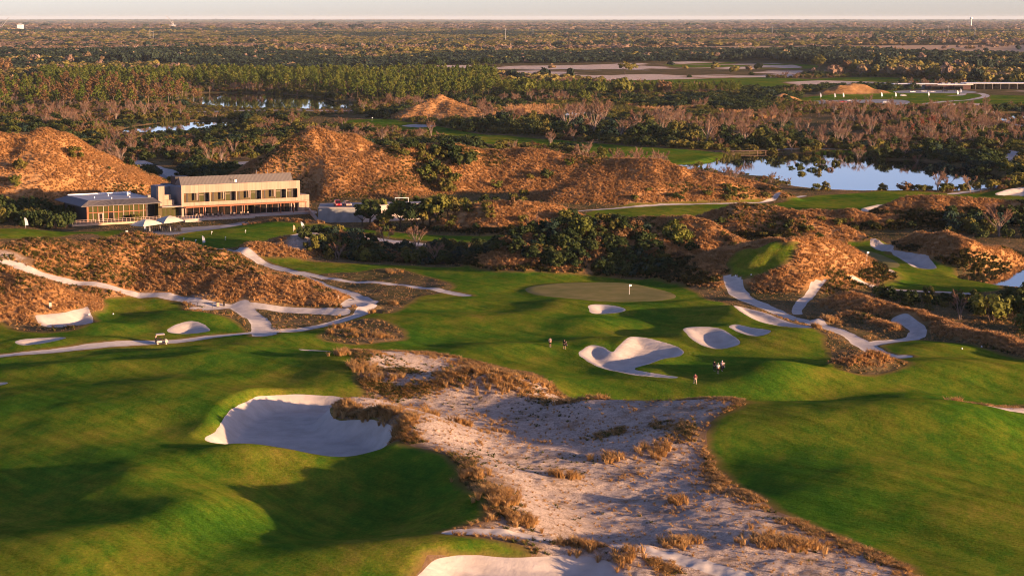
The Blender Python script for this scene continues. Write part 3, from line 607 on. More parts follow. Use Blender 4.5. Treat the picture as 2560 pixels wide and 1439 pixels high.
# upper storey shell
piers = [9.45, 18.0, 26.4, 34.75]; posts = [5.25, 13.8, 22.2, 30.6]
bx('upper_wall', M_side, (0.2, 39.3, 0, 0.25, 3.25, 4.35), (0.2, 39.3, 0, 0.25, 7.15, 9.6), (0.2, 1.0, 0, 0.25, 4.35, 7.15), (38.45, 39.3, 0, 0.25, 4.35, 7.15))
bx('side_wall', M_sideg, (0.2, 0.45, 0.25, 18, 0, 9.0), (39.05, 39.3, 0.25, 18, 0, 9.3), (0.45, 39.05, 17.7, 18, 0, 9.0), (-3.0, 0.2, 10, 18, 0, 8.6))
bx('flat_roof', M_roofw, (0.45, 39.05, 0.25, 17.7, 8.5, 8.7), (-2.8, 0.2, 10.2, 17.8, 8.6, 8.65))
bx('recess_wall', M_olive, (0.45, 39.05, 1.6, 1.8, 3.3, 8.4), (0.45, 39.05, 0.25, 1.6, 4.1, 4.2))
for q in piers: bx('pier', M_side, (q - 0.16, q + 0.16, 0.0, 1.6, 4.35, 7.15))
for q in posts: bx('window_post', M_side, (q - 0.15, q + 0.15, 0.02, 0.5, 4.95, 7.15))
for q in posts:
    for s in (-1, 1):
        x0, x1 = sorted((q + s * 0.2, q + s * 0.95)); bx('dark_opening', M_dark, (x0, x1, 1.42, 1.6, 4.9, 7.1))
edges = [1.0] + piers + [38.45]
for i, q in enumerate(edges):
    if i > 0:
        w = bx('window', M_glass, (q - 3.1, q - 1.55, 1.40, 1.6, 4.4, 7.1)); bx('frame', M_frame, (q - 3.15, q - 3.07, 1.34, 1.40, 4.4, 7.1), (q - 3.1, q - 1.5, 1.34, 1.40, 6.4, 6.48), parent=w)
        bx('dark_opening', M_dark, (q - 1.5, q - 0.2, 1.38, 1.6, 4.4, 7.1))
    if i < len(edges) - 1:
        w = bx('window', M_glass, (q + 0.2, q + 1.25, 1.40, 1.6, 4.4, 7.1)); bx('frame', M_red, (q + 0.55, q + 0.64, 1.34, 1.40, 4.4, 7.1), (q + 1.05, q + 1.14, 1.34, 1.40, 4.4, 7.1), (q + 0.64, q + 1.05, 1.34, 1.40, 6.6, 6.7), parent=w)
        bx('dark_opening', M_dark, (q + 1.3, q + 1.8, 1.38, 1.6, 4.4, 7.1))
# metal roof
rf = MB(); rf.prism([(0.26, 9.62), (1.7, 12.05), (5.6, 9.5)], 'x', 0.15, 37.0); RF = rf.build('metal_roof', M_metal, CL)
sm = MB()
for k in range(82):
    xx = 0.3 + k * 0.45; sm.add([(xx, 0.22, 9.66), (xx + 0.07, 0.22, 9.66), (xx + 0.07, 1.66, 12.1), (xx, 1.66, 12.1), (xx, 0.30, 9.62), (xx + 0.07, 0.30, 9.62), (xx + 0.07, 1.72, 12.03), (xx, 1.72, 12.03)], [(0, 1, 2, 3), (0, 3, 7, 4), (1, 5, 6, 2), (3, 2, 6, 7)])
tag(sm.build('roof_seam', M_seam, RF), kind='stuff')
bx('roof_vent', M_chrome, (17.7, 18.3, 0.3, 0.9, 9.9, 10.7), parent=RF); bx('roof_vent', M_dark, (16.4, 16.9, 0.7, 1.2, 10.4, 11.0), parent=RF)
for q in (27.5, 31.2, 33.8, 36.2): MB().tube((q, 6.5, 8.7), (q, 6.5, 12.9), 0.05, n=4).build('antenna', M_chrome, CL)
bx('roof_unit', M_dark, (3.0, 7.2, 12.5, 16.5, 8.7, 11.3))
# ground floor
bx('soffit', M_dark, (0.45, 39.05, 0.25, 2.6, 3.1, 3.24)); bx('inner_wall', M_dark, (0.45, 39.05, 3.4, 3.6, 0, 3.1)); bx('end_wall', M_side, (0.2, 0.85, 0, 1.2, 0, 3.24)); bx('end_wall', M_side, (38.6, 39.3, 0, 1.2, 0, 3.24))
gx = 2.3; doors = [1.35, 17.0, 37.3]
while gx < 36.6:
    if abs(gx + 1.0 - 17.6) > 1.4 and not 21.6 < gx < 23.6:
        p = bx('glass_pane', M_dglass, (gx + 0.05, gx + 1.95, 1.12, 1.16, 0.1, 3.05)); bx('mullion', M_red if int(gx) % 4 else M_frame, (gx - 0.05, gx + 0.05, 1.02, 1.2, 0.0, 3.08), parent=p)
    gx += 2.0
for d in doors:
    o = bx('door', M_dglass, (d - 0.45, d + 0.45, 1.0, 1.04, 0.05, 2.5)); bx('frame', M_frame, (d - 0.65, d - 0.45, 0.92, 1.06, 0.0, 2.7), (d + 0.45, d + 0.65, 0.92, 1.06, 0.0, 2.7), (d - 0.45, d + 0.45, 0.92, 1.06, 2.5, 2.7), parent=o)
bx('alcove', M_olive, (21.8, 22.2, 0.9, 2.0, 0, 3.1), (24.2, 24.6, 0.9, 2.0, 0, 3.1))
PG = bx('pergola', M_red, (0.6, 40.6, -2.5, -2.25, 2.95, 3.15), (0.6, 40.6, -1.2, -1.05, 3.0, 3.14), (0.6, 40.6, -0.25, -0.05, 2.95, 3.15))
for q in (6.3, 11.0, 15.2, 19.6, 31.7, 36.0, 40.2): bx('pergola_post', M_red, (q - 0.11, q + 0.11, -2.48, -2.27, 0.0, 2.95), parent=PG)
bx('terrace', M_plinth, (-6.9, 21.5, -6.2, 0.9, -1.1, 0.0), (21.5, 43.5, -3.4, 0.9, -1.1, -0.02), label='pale terrace plinth along the ground floor')
bx('annex', M_side, (39.32, 42.7, 0.6, 12, -0.8, 5.0)); bx('annex_joint', M_dark, (39.34, 42.72, 0.57, 0.6, 1.55, 1.6)); bx('annex_joint', M_dark, (39.34, 42.72, 0.57, 0.6, 3.3, 3.35))
# link block with chimney
bx('link_wall', M_olive, (-6.9, -6.3, 0.9, 4, 0, 5.1), (-6.3, 0.18, 2.0, 2.3, 0, 3.3))
for q in (-5.2, -3.9, -2.6, -1.3): bx('window', M_glass, (q, q + 1.0, 1.93, 1.99, 0.4, 2.7))
bx('canopy', M_plinth, (-6.3, 0.18, -0.8, 6.0, 3.3, 3.5)); bx('link_upper_wall', M_side, (-6.2, -1.0, 3.0, 9.0, 3.5, 5.1))
CHM = bx('chimney', M_side, (-6.15, -4.2, 2.6, 4.4, 3.5, 9.35)); bx('chimney_cap', M_metal, (-6.25, -4.1, 2.5, 4.5, 9.35, 9.5), parent=CHM)
lv = bx('louvre_screen', M_beige, (-4.1, -1.6, 4.0, 7.0, 5.1, 6.6))
for k in range(5): bx('louvre', M_sideg, (-4.12, -1.58, 3.94, 4.0, 5.22 + 0.28 * k, 5.30 + 0.28 * k), parent=lv)
# low glazed wing
WX = [-28.6 + (p - 223.4) * 0.1245 for p in (223.4, 234.6, 247, 260.6, 273, 286, 298, 310.6, 324.6, 336, 349, 360.5, 366)]
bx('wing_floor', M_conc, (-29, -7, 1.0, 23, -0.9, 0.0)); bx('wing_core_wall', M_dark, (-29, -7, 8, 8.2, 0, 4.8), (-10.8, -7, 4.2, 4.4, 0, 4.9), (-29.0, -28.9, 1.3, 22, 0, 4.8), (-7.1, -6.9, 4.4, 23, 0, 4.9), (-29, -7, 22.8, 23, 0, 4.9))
for i in range(len(WX) - 1):
    a, b2 = WX[i] + 0.09, WX[i + 1] - 0.06
    p = bx('glass_pane', M_glass, (a, b2, 1.05, 1.09, 2.72, 4.72)); bx('mullion', M_red if i % 2 == 0 else M_frame, (WX[i] - 0.06 - 0.05 * (i % 2 == 0), WX[i] + 0.08, 0.92, 1.14, 0.0, 4.78), parent=p)
    if i != 2: bx('glass_pane', M_glass if i not in (4,) else M_dglass, (a, b2, 1.05, 1.09, 0.1, 2.46))
d = bx('door', M_dglass, (WX[2] + 0.35, WX[3] - 0.35, 1.0, 1.05, 0.02, 2.25)); bx('frame', M_frame, (WX[2] + 0.12, WX[2] + 0.35, 0.9, 1.06, 0, 2.4), (WX[3] - 0.35, WX[3] - 0.12, 0.9, 1.06, 0, 2.4), (WX[2] + 0.35, WX[3] - 0.35, 0.9, 1.06, 2.25, 2.4), parent=d)
bx('transom', M_red, (-29.0, WX[-1], 0.88, 1.2, 2.47, 2.68), (-29.0, WX[-1], 0.9, 1.2, 4.74, 4.86)); bx('corner_post', M_red, (-29.1, -28.72, 0.88, 1.3, 0, 4.8)); bx('corner_post', M_red, (WX[-1], WX[-1] + 0.12, 0.9, 1.2, 0, 4.8))
wr = MB(); e0, e1, f0, f1 = -31.5, -6.5, -1.4, 25.0; t0, t1, g0, g1 = -28.0, -8.0, 2.2, 22.5; ez, tz = 4.88, 6.15
wr.add([(e0, f0, ez), (e1, f0, ez), (e1, f1, ez), (e0, f1, ez), (t0, g0, tz), (t1, g0, tz), (t1, g1, tz), (t0, g1, tz), (e0, f0, ez - .18), (e1, f0, ez - .18), (e1, f1, ez - .18), (e0, f1, ez - .18)],
  [(0, 1, 5, 4), (1, 2, 6, 5), (2, 3, 7, 6), (3, 0, 4, 7), (8, 9, 1, 0), (9, 10, 2, 1), (10, 11, 3, 2), (11, 8, 0, 3), (11, 10, 9, 8)])
WR = wr.build('wing_roof', M_metal, CL); bx('roof_membrane', M_roofw, (t0, t1, g0, g1, tz - 0.3, tz + 0.03), parent=WR); bx('parapet', M_white, (t0, t1, g1 - 0.3, g1, tz + 0.03, tz + 0.35), parent=WR)
sm = MB()
for k in range(60):
    q = k / 59; xa = e0 + 0.3 + (e1 - e0 - 0.6) * q; xb = t0 + (t1 - t0) * q
    sm.add([(xa - .035, f0, ez + .05), (xa + .035, f0, ez + .05), (xb + .035, g0, tz + .05), (xb - .035, g0, tz + .05), (xa - .035, f0, ez), (xa + .035, f0, ez), (xb + .035, g0, tz), (xb - .035, g0, tz)], [(0, 1, 2, 3), (0, 3, 7, 4), (1, 5, 6, 2)])
tag(sm.build('roof_seam', M_seam, WR), kind='stuff')
for q, w in ((-24, 9), (-18, 14), (-14, 6), (-12.5, 12), (-10.5, 16), (-20, 5)): bx('roof_vent', M_white, (q - 0.12, q + 0.12, w - 0.12, w + 0.12, tz + 0.03, tz + 0.45), parent=WR)
bx('roof_vent', M_white, (-11.0, -9.9, 17, 18.0, tz + 0.03, tz + 0.7), parent=WR)
bx('fireplace_stub', M_side, (-9.2, -8.3, 3.4, 4.6, 5.0, 6.9))
# deck with railing
DK = bx('deck', M_deck, (-35.0, -7.0, -3.6, 1.0, -0.35, -0.02), (-35.0, -29.0, 1.0, 9.0, -0.35, -0.02)); bx('fascia', M_beige, (-35.0, -12.0, -3.72, -3.6, -1.1, -0.05), (-35.1, -35.0, -3.7, 9.0, -1.1, -0.05), parent=DK)
rl = MB()
for k in range(24): rl.box(-35 + k * 1.18 - 0.04, -35 + k * 1.18 + 0.04, -3.58, -3.50, -0.02, 1.0)
rl.box(-35, -7.8, -3.6, -3.48, 1.0, 1.06); rl.box(-35, -7.8, -3.56, -3.53, 0.5, 0.54)
for k in range(10): rl.box(-35, -34.92, -3.5 + k * 1.35, -3.42 + k * 1.35, -0.02, 1.0)
rl.box(-35, -34.9, -3.5, 9, 1.0, 1.06)
for k in range(14): rl.box(-6.8 + k * 0.9, -6.74 + k * 0.9, -6.1, -6.04, 0, 0.95)
rl.box(-6.8, 5.0, -6.12, -6.02, 0.95, 1.0)
rl.build('railing', M_frame, DK)
rm = MB(); rm.add([(4, -8.5, -0.75), (4, -7.0, -0.75), (-2, -7.0, 0), (-2, -8.5, 0), (4, -8.5, -1.2), (4, -7.0, -1.2), (-2, -7.0, -1.2), (-2, -8.5, -1.2)], [(0, 1, 2, 3), (0, 4, 5, 1), (3, 2, 6, 7), (0, 3, 7, 4), (1, 5, 6, 2)])
rm.build('ramp', M_plinth, CL)
def l2w(lx, ly): return (_ox + lx * math.cos(BA) - ly * math.sin(BA), _oy + lx * math.sin(BA) + ly * math.cos(BA))

# terrace chairs and tables
def chair_thing(loc, rz, label, mat):
    t = thing('terrace_chair', loc, rz, label, 'chair', 'chairs on the clubhouse terrace')
    MB().box(-.27, .27, -.27, .27, .40, .47).build('seat', mat, t); MB().box(-.27, .27, .21, .28, .47, .95).build('backrest', mat, t)
    for sx in (-1, 1):
        for sy in (-1, 1): MB().box(sx * .24 - .03, sx * .24 + .03, sy * .24 - .03, sy * .24 + .03, 0, .40).build('leg', M_dark, t)
    return t
c0 = chair_thing((*l2w(4.0, -2.8), 0.0), BA + 2.6, 'cream terrace chair on the clubhouse terrace under the red pergola', M_beige); c0.scale = (1.15,) * 3
for lx, ly, r_ in ((4.9, -4.2, .4), (7.6, -2.9, 2.8), (8.6, -4.3, .2), (11.0, -3.0, 2.2), (11.9, -4.0, .5), (14.9, -3.1, 2.9), (15.6, -4.4, .1), (18.4, -3.0, 2.5), (19.3, -3.6, .7), (20.2, -4.2, .3), (5.6, -3.0, 2.0)):
    dup(c0, (*l2w(lx, ly), 0.0), BA + r_, s=1.15)
def table_thing(loc, label):
    t = thing('terrace_table', loc, BA, label, 'table', 'tables on the clubhouse terrace')
    MB().tube((0, 0, .70), (0, 0, .75), .5, n=12).build('tabletop', M_dark, t); MB().tube((0, 0, 0), (0, 0, .70), .05, n=6).build('leg', M_dark, t); return t
t0_ = table_thing((*l2w(4.6, -3.5), 0.0), 'dark round table between cream chairs on the clubhouse terrace')
for lx in (8.1, 11.5, 15.3, 19.4): dup(t0_, (*l2w(lx, -3.6), 0.0), BA)

# shade canopies over the bag stands
def canopy(cs, apx, label):
    z = 2.5; L, F_, R_ = [Vector((*at(px, py, z), z)) for px, py in cs]; B_ = L + R_ - F_; c = (L + R_) / 2; g = hz1(c.x, c.y)
    t = thing('shade_canopy', (c.x, c.y, g), 0, label, 'umbrella', 'shade canopies below the clubhouse'); o = Vector((c.x, c.y, g))
    pts = [L - o, F_ - o, R_ - o, B_ - o]; A = Vector((0, 0, z - g + 1.5)); m = MB(); n = 6; vs = []; fs = []
    for i in range(4):
        a, b2 = pts[i], pts[(i + 1) % 4]; base = len(vs)
        for r_ in range(n + 1):
            s_ = r_ / n; 
            for k in range(n + 1):
                q = a.lerp(b2, k / n); e = q.lerp(A, s_); e.z += 0.28 * math.sin(math.pi * s_) + 0.12 * (1 - s_) * -4 * (k / n) * (1 - k / n) * 0.6; vs.append(e)
        for r_ in range(n):
            for k in range(n): p = base + r_ * (n + 1) + k; fs.append((p, p + 1, p + n + 2, p + n + 1))
    m.add(vs, fs); m.build('canvas', M_canvas, t)
    MB().tube((0, 0, 0), A, .09, n=8).build('pole', M_dark, t)
    for q in pts: MB().tube((0, 0, z - g - .2), q, .03, n=4).build('rib', M_dark, t)
canopy([(324, 563), (358, 566), (407, 559)], 0, 'left one of two cream pyramid canopies on dark poles below the glazed wing')
canopy([(386, 552.5), (409, 559), (460, 552)], 0, 'right one of two cream pyramid canopies below the clubhouse terrace')
M_bag = [plain('golf_bag_%s' % n, c, 0.7, 0.3) for n, c in (('black', (.015, .015, .016)), ('grey', (.05, .05, .055)), ('white', (.4, .38, .36)))]
def bag_rack(px, py, n, label, rz):
    x0, y0 = at(px, py); t = thing('bag_rack', (x0, y0, hz1(x0, y0)), rz, label, 'bag rack', 'golf bag racks under the canopies')
    m = MB()
    for k in range(n + 1):
        if k % 3 == 0: m.box(k * .55 - .06, k * .55 + .06, -.05, .05, 0, 1.15)
    m.box(-.1, n * .55 + .1, -.06, .06, 1.10, 1.18); m.box(-.1, n * .55 + .1, -.1, .5, .28, .36); m.build('stand', M_black, t)
    for k in range(n):
        g = MB(); xk = .28 + k * .55; g.tube((xk, .15, .36), (xk, .42, 1.25), .17, .2, 7)
        for j in range(4): g.tube((xk - .08 + j * .05, .38, 1.2), (xk - .1 + j * .06, .5, 1.62), .025, n=3)
        g.build('golf_bag', M_bag[(k * 7 + n) % 3 if k % 4 == 0 else 0], t)
bag_rack(372, 576, 8, 'black rack of golf bags under the left cream canopy', 0.25); bag_rack(404, 577, 10, 'black rack of golf bags in the middle of the paved bag area', 0.2); bag_rack(398, 571, 8, 'black rack of golf bags behind the other racks', 0.2)
def block(name, px, py, w, d_, h, mat, label, cat, rz=0.0, z=None):
    x0, y0, z0 = hit(px, py) if z is None else (*at(px, py, z), z)
    t = thing(name, (x0, y0, z0), rz, label, cat); m = MB(); m.box(-w / 2, w / 2, -d_ / 2, d_ / 2, .06, h); m.build('cabinet', mat, t); l = MB(); l.box(-w / 2 - .05, w / 2 + .05, -d_ / 2 - .05, d_ / 2 + .05, h, h + .08); l.build('lid', M_dark, t)
    f_ = MB(); f_.box(-w / 2 + .05, w / 2 - .05, -d_ / 2 + .05, d_ / 2 - .05, -.3, .06); f_.build('foot', M_dark, t); return t
block('bag_kiosk', 447, 578, 1.3, 1.0, 1.6, M_black, 'black cabinet at the right end of the bag racks', 'cabinet', .3)
block('starter_kiosk', 429, 576, .8, .7, 1.3, M_black, 'slim black stand beside the cabinet in the bag area', 'stand', .3)
block('tee_sign', 126, 771, .5, .3, 1.25, M_canvas, 'cream tee sign standing at the back of the left sand bunker', 'sign', .2)
block('litter_bin', 545, 766, .55, .5, .9, M_beige, 'tan wooden bin beside the pale path on the left dune', 'bin', .2)
block('ball_washer', 846, 748, .25, .25, .9, M_beige, 'small post with ball washer in the grass left of the path bend', 'ball washer')
block('range_box', 317, 582, .7, .5, .6, M_white, 'small white box on the raised putting green', 'box', .3)
block('valve_box', 560, 765 , .3, .3, .8, M_dark, 'dark narrow post near the path edge by the tan bin', 'post')
# wooden handrail by the dune steps
x0, y0, z0 = hit(505, 768); hr = thing('handrail', (x0, y0, z0), 0.1, 'dark timber handrail beside sandy steps left of the tan bin', 'handrail')
MB().tube((-2.6, 1.2, .95), (2.4, -.2, .9), .05, n=5).build('rail', M_dark, hr)
for k in range(4): MB().tube((-2.4 + 1.5 * k, 1.15 - .42 * k, -.4), (-2.4 + 1.5 * k, 1.15 - .42 * k, .95), .05, n=5).build('post', M_dark, hr)

# service yard with retaining wall
YZ = 3.6
yp = [at(795, 521, YZ), at(907, 519.5, YZ), at(1000, 515.5, YZ), at(1060, 513, YZ), at(1062, 503, YZ), at(800, 508, YZ)]
n_ = len(yp); m = MB(); m.add([(*p, YZ) for p in yp] + [(*p, -4) for p in yp], [tuple(range(n_))] + [(i, n_ + i, n_ + (i + 1) % n_, (i + 1) % n_) for i in range(n_)])
tag(m.build('service_yard', M_pavement if 'M_pavement' in globals() else m_pav), kind='structure')
def wall_run(name, p, q, th, z0, z1, mat, label, npan=0):
    v = Vector((q[0] - p[0], q[1] - p[1], 0)); L = v.length; t = thing(name, (p[0], p[1], 0), math.atan2(v.y, v.x), label, 'wall')
    k = max(1, npan)
    for i in range(k): MB().box(i * L / k + .02, (i + 1) * L / k - .02, -th, -.01, z0, z1).build('panel', mat, t)
    MB().box(-.1, L + .1, -th - .05, .1, z1, z1 + .14).build('coping', M_plinth, t); return t
wall_run('retaining_wall', yp[0], yp[1], .35, -3.0, YZ + .05, M_conc, 'weathered grey concrete retaining wall below the car yard', 9)
wall_run('yard_wall', yp[1], yp[3], .3, -2.0, YZ + .5, M_plinth, 'sunlit pale yard wall behind the trees right of the clubhouse', 5)
a_ = l2w(42.8, .7); wall_run('garden_wall', a_, yp[0], .3, -1.5, .5, M_plinth, 'low pale wall between the clubhouse annex and the retaining wall', 2)
x0, y0 = at(988, 514, YZ); gt = thing('gate_frame', (x0, y0, YZ), 0.1, 'white steel gate frame standing on the yard behind the trees', 'gate frame')
for q in (0, 4.0): MB().box(q - .06, q + .06, -.06, .06, 0, 2.3).build('post', M_white, gt)
MB().box(-.1, 4.1, -.1, .1, 2.3, 2.45).build('beam', M_white, gt); MB().box(2.2, 2.9, .4, .9, 0, .9).build('pump_box', M_white, gt)

# cars
M_glassc, _nt, _b = newmat('car_glass', 0.08, 0.5); _b.inputs['Base Color'].default_value = (0.01, 0.011, 0.012, 1)
M_lamp = plain('lamp_lens', (.6, .58, .5), .2, .5)
def paint(n, c): m, nt, b = newmat('car_paint_' + n, .3, .5); b.inputs['Base Color'].default_value = (*c, 1); b.inputs['Coat Weight'].default_value = .5; return m
def car(loc, rz, label, mat, van=False, group=None):
    t = thing('parked_car', loc, rz, label, 'car', group); L, W = 4.6, 1.8; hw = W / 2
    side = [(-L/2, .35), (-L/2, .85), (-L/2 + .15, 1.0), (L/2 - 1.35, 1.02), (L/2 - .15, .86), (L/2, .7), (L/2, .35)]
    b = MB(); n = len(side); vs = [(p[0], s * hw * (.93 if p[1] > .9 else 1), p[1]) for s in (-1, 1) for p in side]
    b.add(vs, [(k, (k + 1) % n, n + (k + 1) % n, n + k) for k in range(n)] + [tuple(range(n))[::-1], tuple(range(n, 2 * n))]); b.build('body', mat, t)
    r0 = -L/2 + (.1 if van else .25); r1 = L/2 - 1.5; c = MB(); hz_ = 1.75 if van else 1.5
    lo = [(r0, -hw + .1), (r1, -hw + .1), (r1, hw - .1), (r0, hw - .1)]; hi = [(r0 + .3, -hw + .25), (r1 - .75, -hw + .25), (r1 - .75, hw - .25), (r0 + .3, hw - .25)]
    c.add([(p[0], p[1], 1.0) for p in lo] + [(p[0], p[1], hz_ - .06) for p in hi], [(0, 1, 5, 4), (1, 2, 6, 5), (2, 3, 7, 6), (3, 0, 4, 7), (4, 5, 6, 7)]); c.build('window_band', M_glassc, t)
    r = MB(); r.add([(p[0], p[1], hz_ - .06) for p in hi] + [(p[0] * .97, p[1] * .9, hz_) for p in hi], [(0, 1, 5, 4), (1, 2, 6, 5), (2, 3, 7, 6), (3, 0, 4, 7), (4, 5, 6, 7)])
    for p, q in zip(lo, hi): r.tube((p[0], p[1], 1.0), (q[0], q[1], hz_ - .04), .05, n=4)
    r.build('roof', mat, t)
    for sx in (-1.4, 1.42):
        for s in (-1, 1):
            w = MB(); w.tube((sx, s * (hw - .2), .34), (sx, s * (hw + .02), .34), .34, n=12); wo = w.build('wheel', M_tyre, t)
            h = MB(); h.tube((sx, s * (hw + .0), .34), (sx, s * (hw + .03), .34), .2, n=8); h.build('rim', M_chrome, wo)
    for s in (-1, 1):
        MB().box(L/2 - .12, L/2 + .01, s * .62 - .2, s * .62 + .2, .64, .78).build('headlight', M_lamp, t)
    return t
P_red = paint('red', (.32, .012, .018)); P_tan = paint('tan', (.32, .20, .15)); P_wh = paint('white', (.6, .6, .6)); P_gr = paint('grey', (.09, .1, .12)); P_bl = paint('black', (.015, .015, .018))
car((*at(844, 515, YZ), YZ), R(-75), 'red hatchback parked at the back of the service yard', P_red, True)
car((*at(868, 515, YZ), YZ), R(-70), 'tan car parked beside the red hatchback', P_tan)
car((*at(917, 515, YZ), YZ), R(-80), 'white car parked alone behind the leafy yard trees', P_wh)
x0, y0 = at(596, 430); car((x0, y0, hz1(x0, y0)), R(20), 'dark grey car in the shaded car park behind the clubhouse roof', P_gr)
for px, py, mt, lab_ in ((2281, 231.5, P_wh, 'white van by the dark wall of the far clubhouse'), (2309, 230.5, P_wh, 'white car left of the black porch of the far clubhouse'), (2331, 231.5, P_wh, 'white car in front of the black porch of the far clubhouse'), (2393, 230, P_gr, 'grey car right of the small porch of the far clubhouse'), (2362, 229.5, P_bl, 'black car between the two porches of the far clubhouse'),
        (2108, 257, P_red, 'red car among the bare trees on the far car park'), (2078, 256, P_bl, 'black car left of the red car on the far car park'), (2060, 255, P_gr, 'grey car at the left end of the far car park'), (2125, 254, P_wh, 'white car right of the red car on the far car park'), (2215, 258, P_wh, 'white pickup by the bare trees on the far car park'), (2258, 240.5, P_wh, 'white car on the drive below the far clubhouse flags')):
    x0, y0 = at(px, py); car((x0, y0, hz1(x0, y0) + .02), R(random.choice((5, 175, 10, -8))), lab_, mt, 'van' in lab_)

# far clubhouse
fx0, fy0 = at(2236, 224); FC = thing('far_clubhouse', (fx0, fy0, 0), R(0.5), 'long low modern clubhouse with flat white edged roof far away on the right', 'clubhouse')
M_plum = plain('plum_brown_slats', (.085, .045, .045), .7, .3, .2, .4)
fb = lambda n, m_, *q, parent=FC: bx(n, m_, *q, parent=parent)
fb('dark_wing', M_dark, (0, 14, 0, 14, -1, 4.4)); fb('grey_wing', M_sideg, (14.0, 26, .5, 14, -1, 4.3)); fb('slatted_wall', M_plum, (26, 64, -1, 14, -1, 4.0)); fb('roof', M_white, (-.6, 36, -1.0, 15, 4.41, 4.85), (36, 66, -1.6, 14.5, 4.02, 4.6))
fb('glass_wing', M_dglass, (66, 150, 1, 15, -1, 5.0)); fb('roof', M_white, (60, 152, -3, 17, 5.01, 5.5))
for k in range(12): fb('column', M_sideg, (68 + k * 7, 68.35 + k * 7, -1.5, -1.2, -1, 5.0))
for q, w in ((29.5, 10), (49, 7)): fb('porch', M_black, (q, q + w, -8, -1.2, 2.6, 3.3), (q, q + .4, -8, -1.2, 0, 2.6), (q + w - .4, q + w, -8, -1.2, 0, 2.6))
for q in (41, 46, 52, 57): fb('roof_unit', M_roofw, (q, q + 2.2, 4, 7, 4.6, 5.5))
# far sheds and markers near the horizon
def far_block(name, px, Y, w, d_, h, mat, label, cat):
    x0 = (px - 1280) / FPX * Y; z = hz1(x0, Y); t = thing(name, (x0, Y, z), 0, label, cat); MB().box(-w / 2, w / 2, 0, d_, -3, h).build('wall', mat, t); MB().prism([(-w / 2 - 1, h), (w / 2 + 1, h), (0, h + h * .25)], 'y', -1, d_ + 1).build('roof', M_roofw, t)
far_block('warehouse', 60, 9500, 26, 20, 26, M_white, 'pale tall works building on the horizon at far left', 'building'); far_block('works_shed', 30, 9800, 60, 30, 13, M_beige, 'long low works shed beside the tall pale building on the horizon', 'building')
far_block('works_shed', 440, 10500, 70, 30, 18, M_white, 'white shed under the crane on the left horizon', 'building'); far_block('works_shed', 2240, 9000, 50, 30, 10, M_white, 'low white shed in the forest on the right horizon', 'building'); far_block('works_shed', 510, 10800, 60, 30, 14, M_roofw, 'pale shed right of the crane on the left horizon', 'building')
def crane(px, Y, h, lx, label):
    x0 = (px - 1280) / FPX * Y; t = thing('dragline_crane', (x0, Y, hz1(x0, Y)), 0, label, 'crane'); m = MB(); m.box(-9, 9, -8, 8, -2, 14); m.build('cab', M_white, t)
    MB().tube((0, 0, 10), (lx, 0, h), 1.3, .8, 4).build('boom', M_chrome, t); MB().tube((-4, 0, 14), (lx * .3, 0, h * .62), .6, n=4).build('mast', M_chrome, t); MB().tube((lx * .3, 0, h * .62), (lx, 0, h), .35, n=4).build('cable', M_dark, t)
crane(12, 9300, 62, 42, 'crane with boom leaning right at the far left horizon'); crane(445, 9800, 66, -42, 'crane with boom leaning left on the left horizon')
Y = 11000; x0 = (2418 - 1280) / FPX * Y; wt = thing('water_tower', (x0, Y, hz1(x0, Y)), 0, 'white round water tower on the right horizon', 'water tower')
MB().tube((0, 0, -3), (0, 0, 54), 2.4, 1.8, 8).build('stem', M_white, wt); MB().ball((0, 0, 58), 8.5, 8.5, 6.5, 12, 8).build('tank', M_white, wt, smooth=True)
def pole(px, Y, h, label, cat='pole'):
    x0 = (px - 1280) / FPX * Y; t = thing('utility_pole', (x0, Y, hz1(x0, Y)), 0, label, cat, 'slender poles above the far forest'); MB().tube((0, 0, -3), (0, 0, h), .7, .45, 5).build('shaft', M_roofw, t); MB().box(-2.2, 2.2, -.3, .3, h * .9, h * .92).build('crossarm', M_roofw, t)
for px, Y, h in ((382, 5200, 30), (390, 5300, 26), (1264, 4600, 36), (1332, 5600, 30), (1925, 6000, 34), (2361, 5200, 40), (2428, 5000, 34), (2298, 5400, 28)): pole(px, Y, h, 'slender grey pole rising above the far forest')

# boardwalk over the pond
p0 = Vector((*at(1786, 378, .2), .2)); p1 = Vector((*at(2000, 374, .2), .2)); v = p1 - p0; L = v.length; bw_ = thing('boardwalk', p0, math.atan2(v.y, v.x), 'timber boardwalk on dark posts crossing the pond end', 'boardwalk')
MB().box(0, L, -1.0, 1.0, -.15, 0).build('deck', M_deck, bw_)
for k in range(int(L / 4) + 1):
    for s in (-1.1, 1.1): MB().box(k * 4 + .3, k * 4 + .6, s - .15, s + .15, -2.6, -.2).build('pile', M_deck, bw_)
# flags
M_ban = plain('banner_cloth', (.62, .64, .66), .8, .1, .04); M_banr = plain('orange_cloth', (.75, .35, .2), .8, .1, .04)
def feather(px, py, h, label, lean=.08, mat=None, group=None):
    x0, y0, z0 = hit(px, py); t = thing('feather_flag', (x0, y0, z0), random.uniform(-.3, .3), label, 'flag', group)
    MB().tube((0, 0, -.2), (-lean * h, 0, h), .03, .02, 5).build('pole', M_white, t); m = MB(); vs = []; n = 8
    for k in range(n + 1):
        s_ = k / n; zz = h * (.28 + .72 * s_); w = .75 * (1 - s_ ** 4) ** .5 * (h / 3); xx = -lean * zz
        vs += [(xx, .02, zz), (xx + w + .02, .06 * math.sin(5 * s_), zz), (xx + w + .02, .06 * math.sin(5 * s_) + .03, zz), (xx, .05, zz)]
    fs = []
    for k in range(n):
        b = 4 * k; fs += [(b, b + 1, b + 5, b + 4), (b + 2, b + 3, b + 7, b + 6), (b + 1, b + 2, b + 6, b + 5)]
    m.add(vs, fs); m.build('banner', mat or M_ban, t)
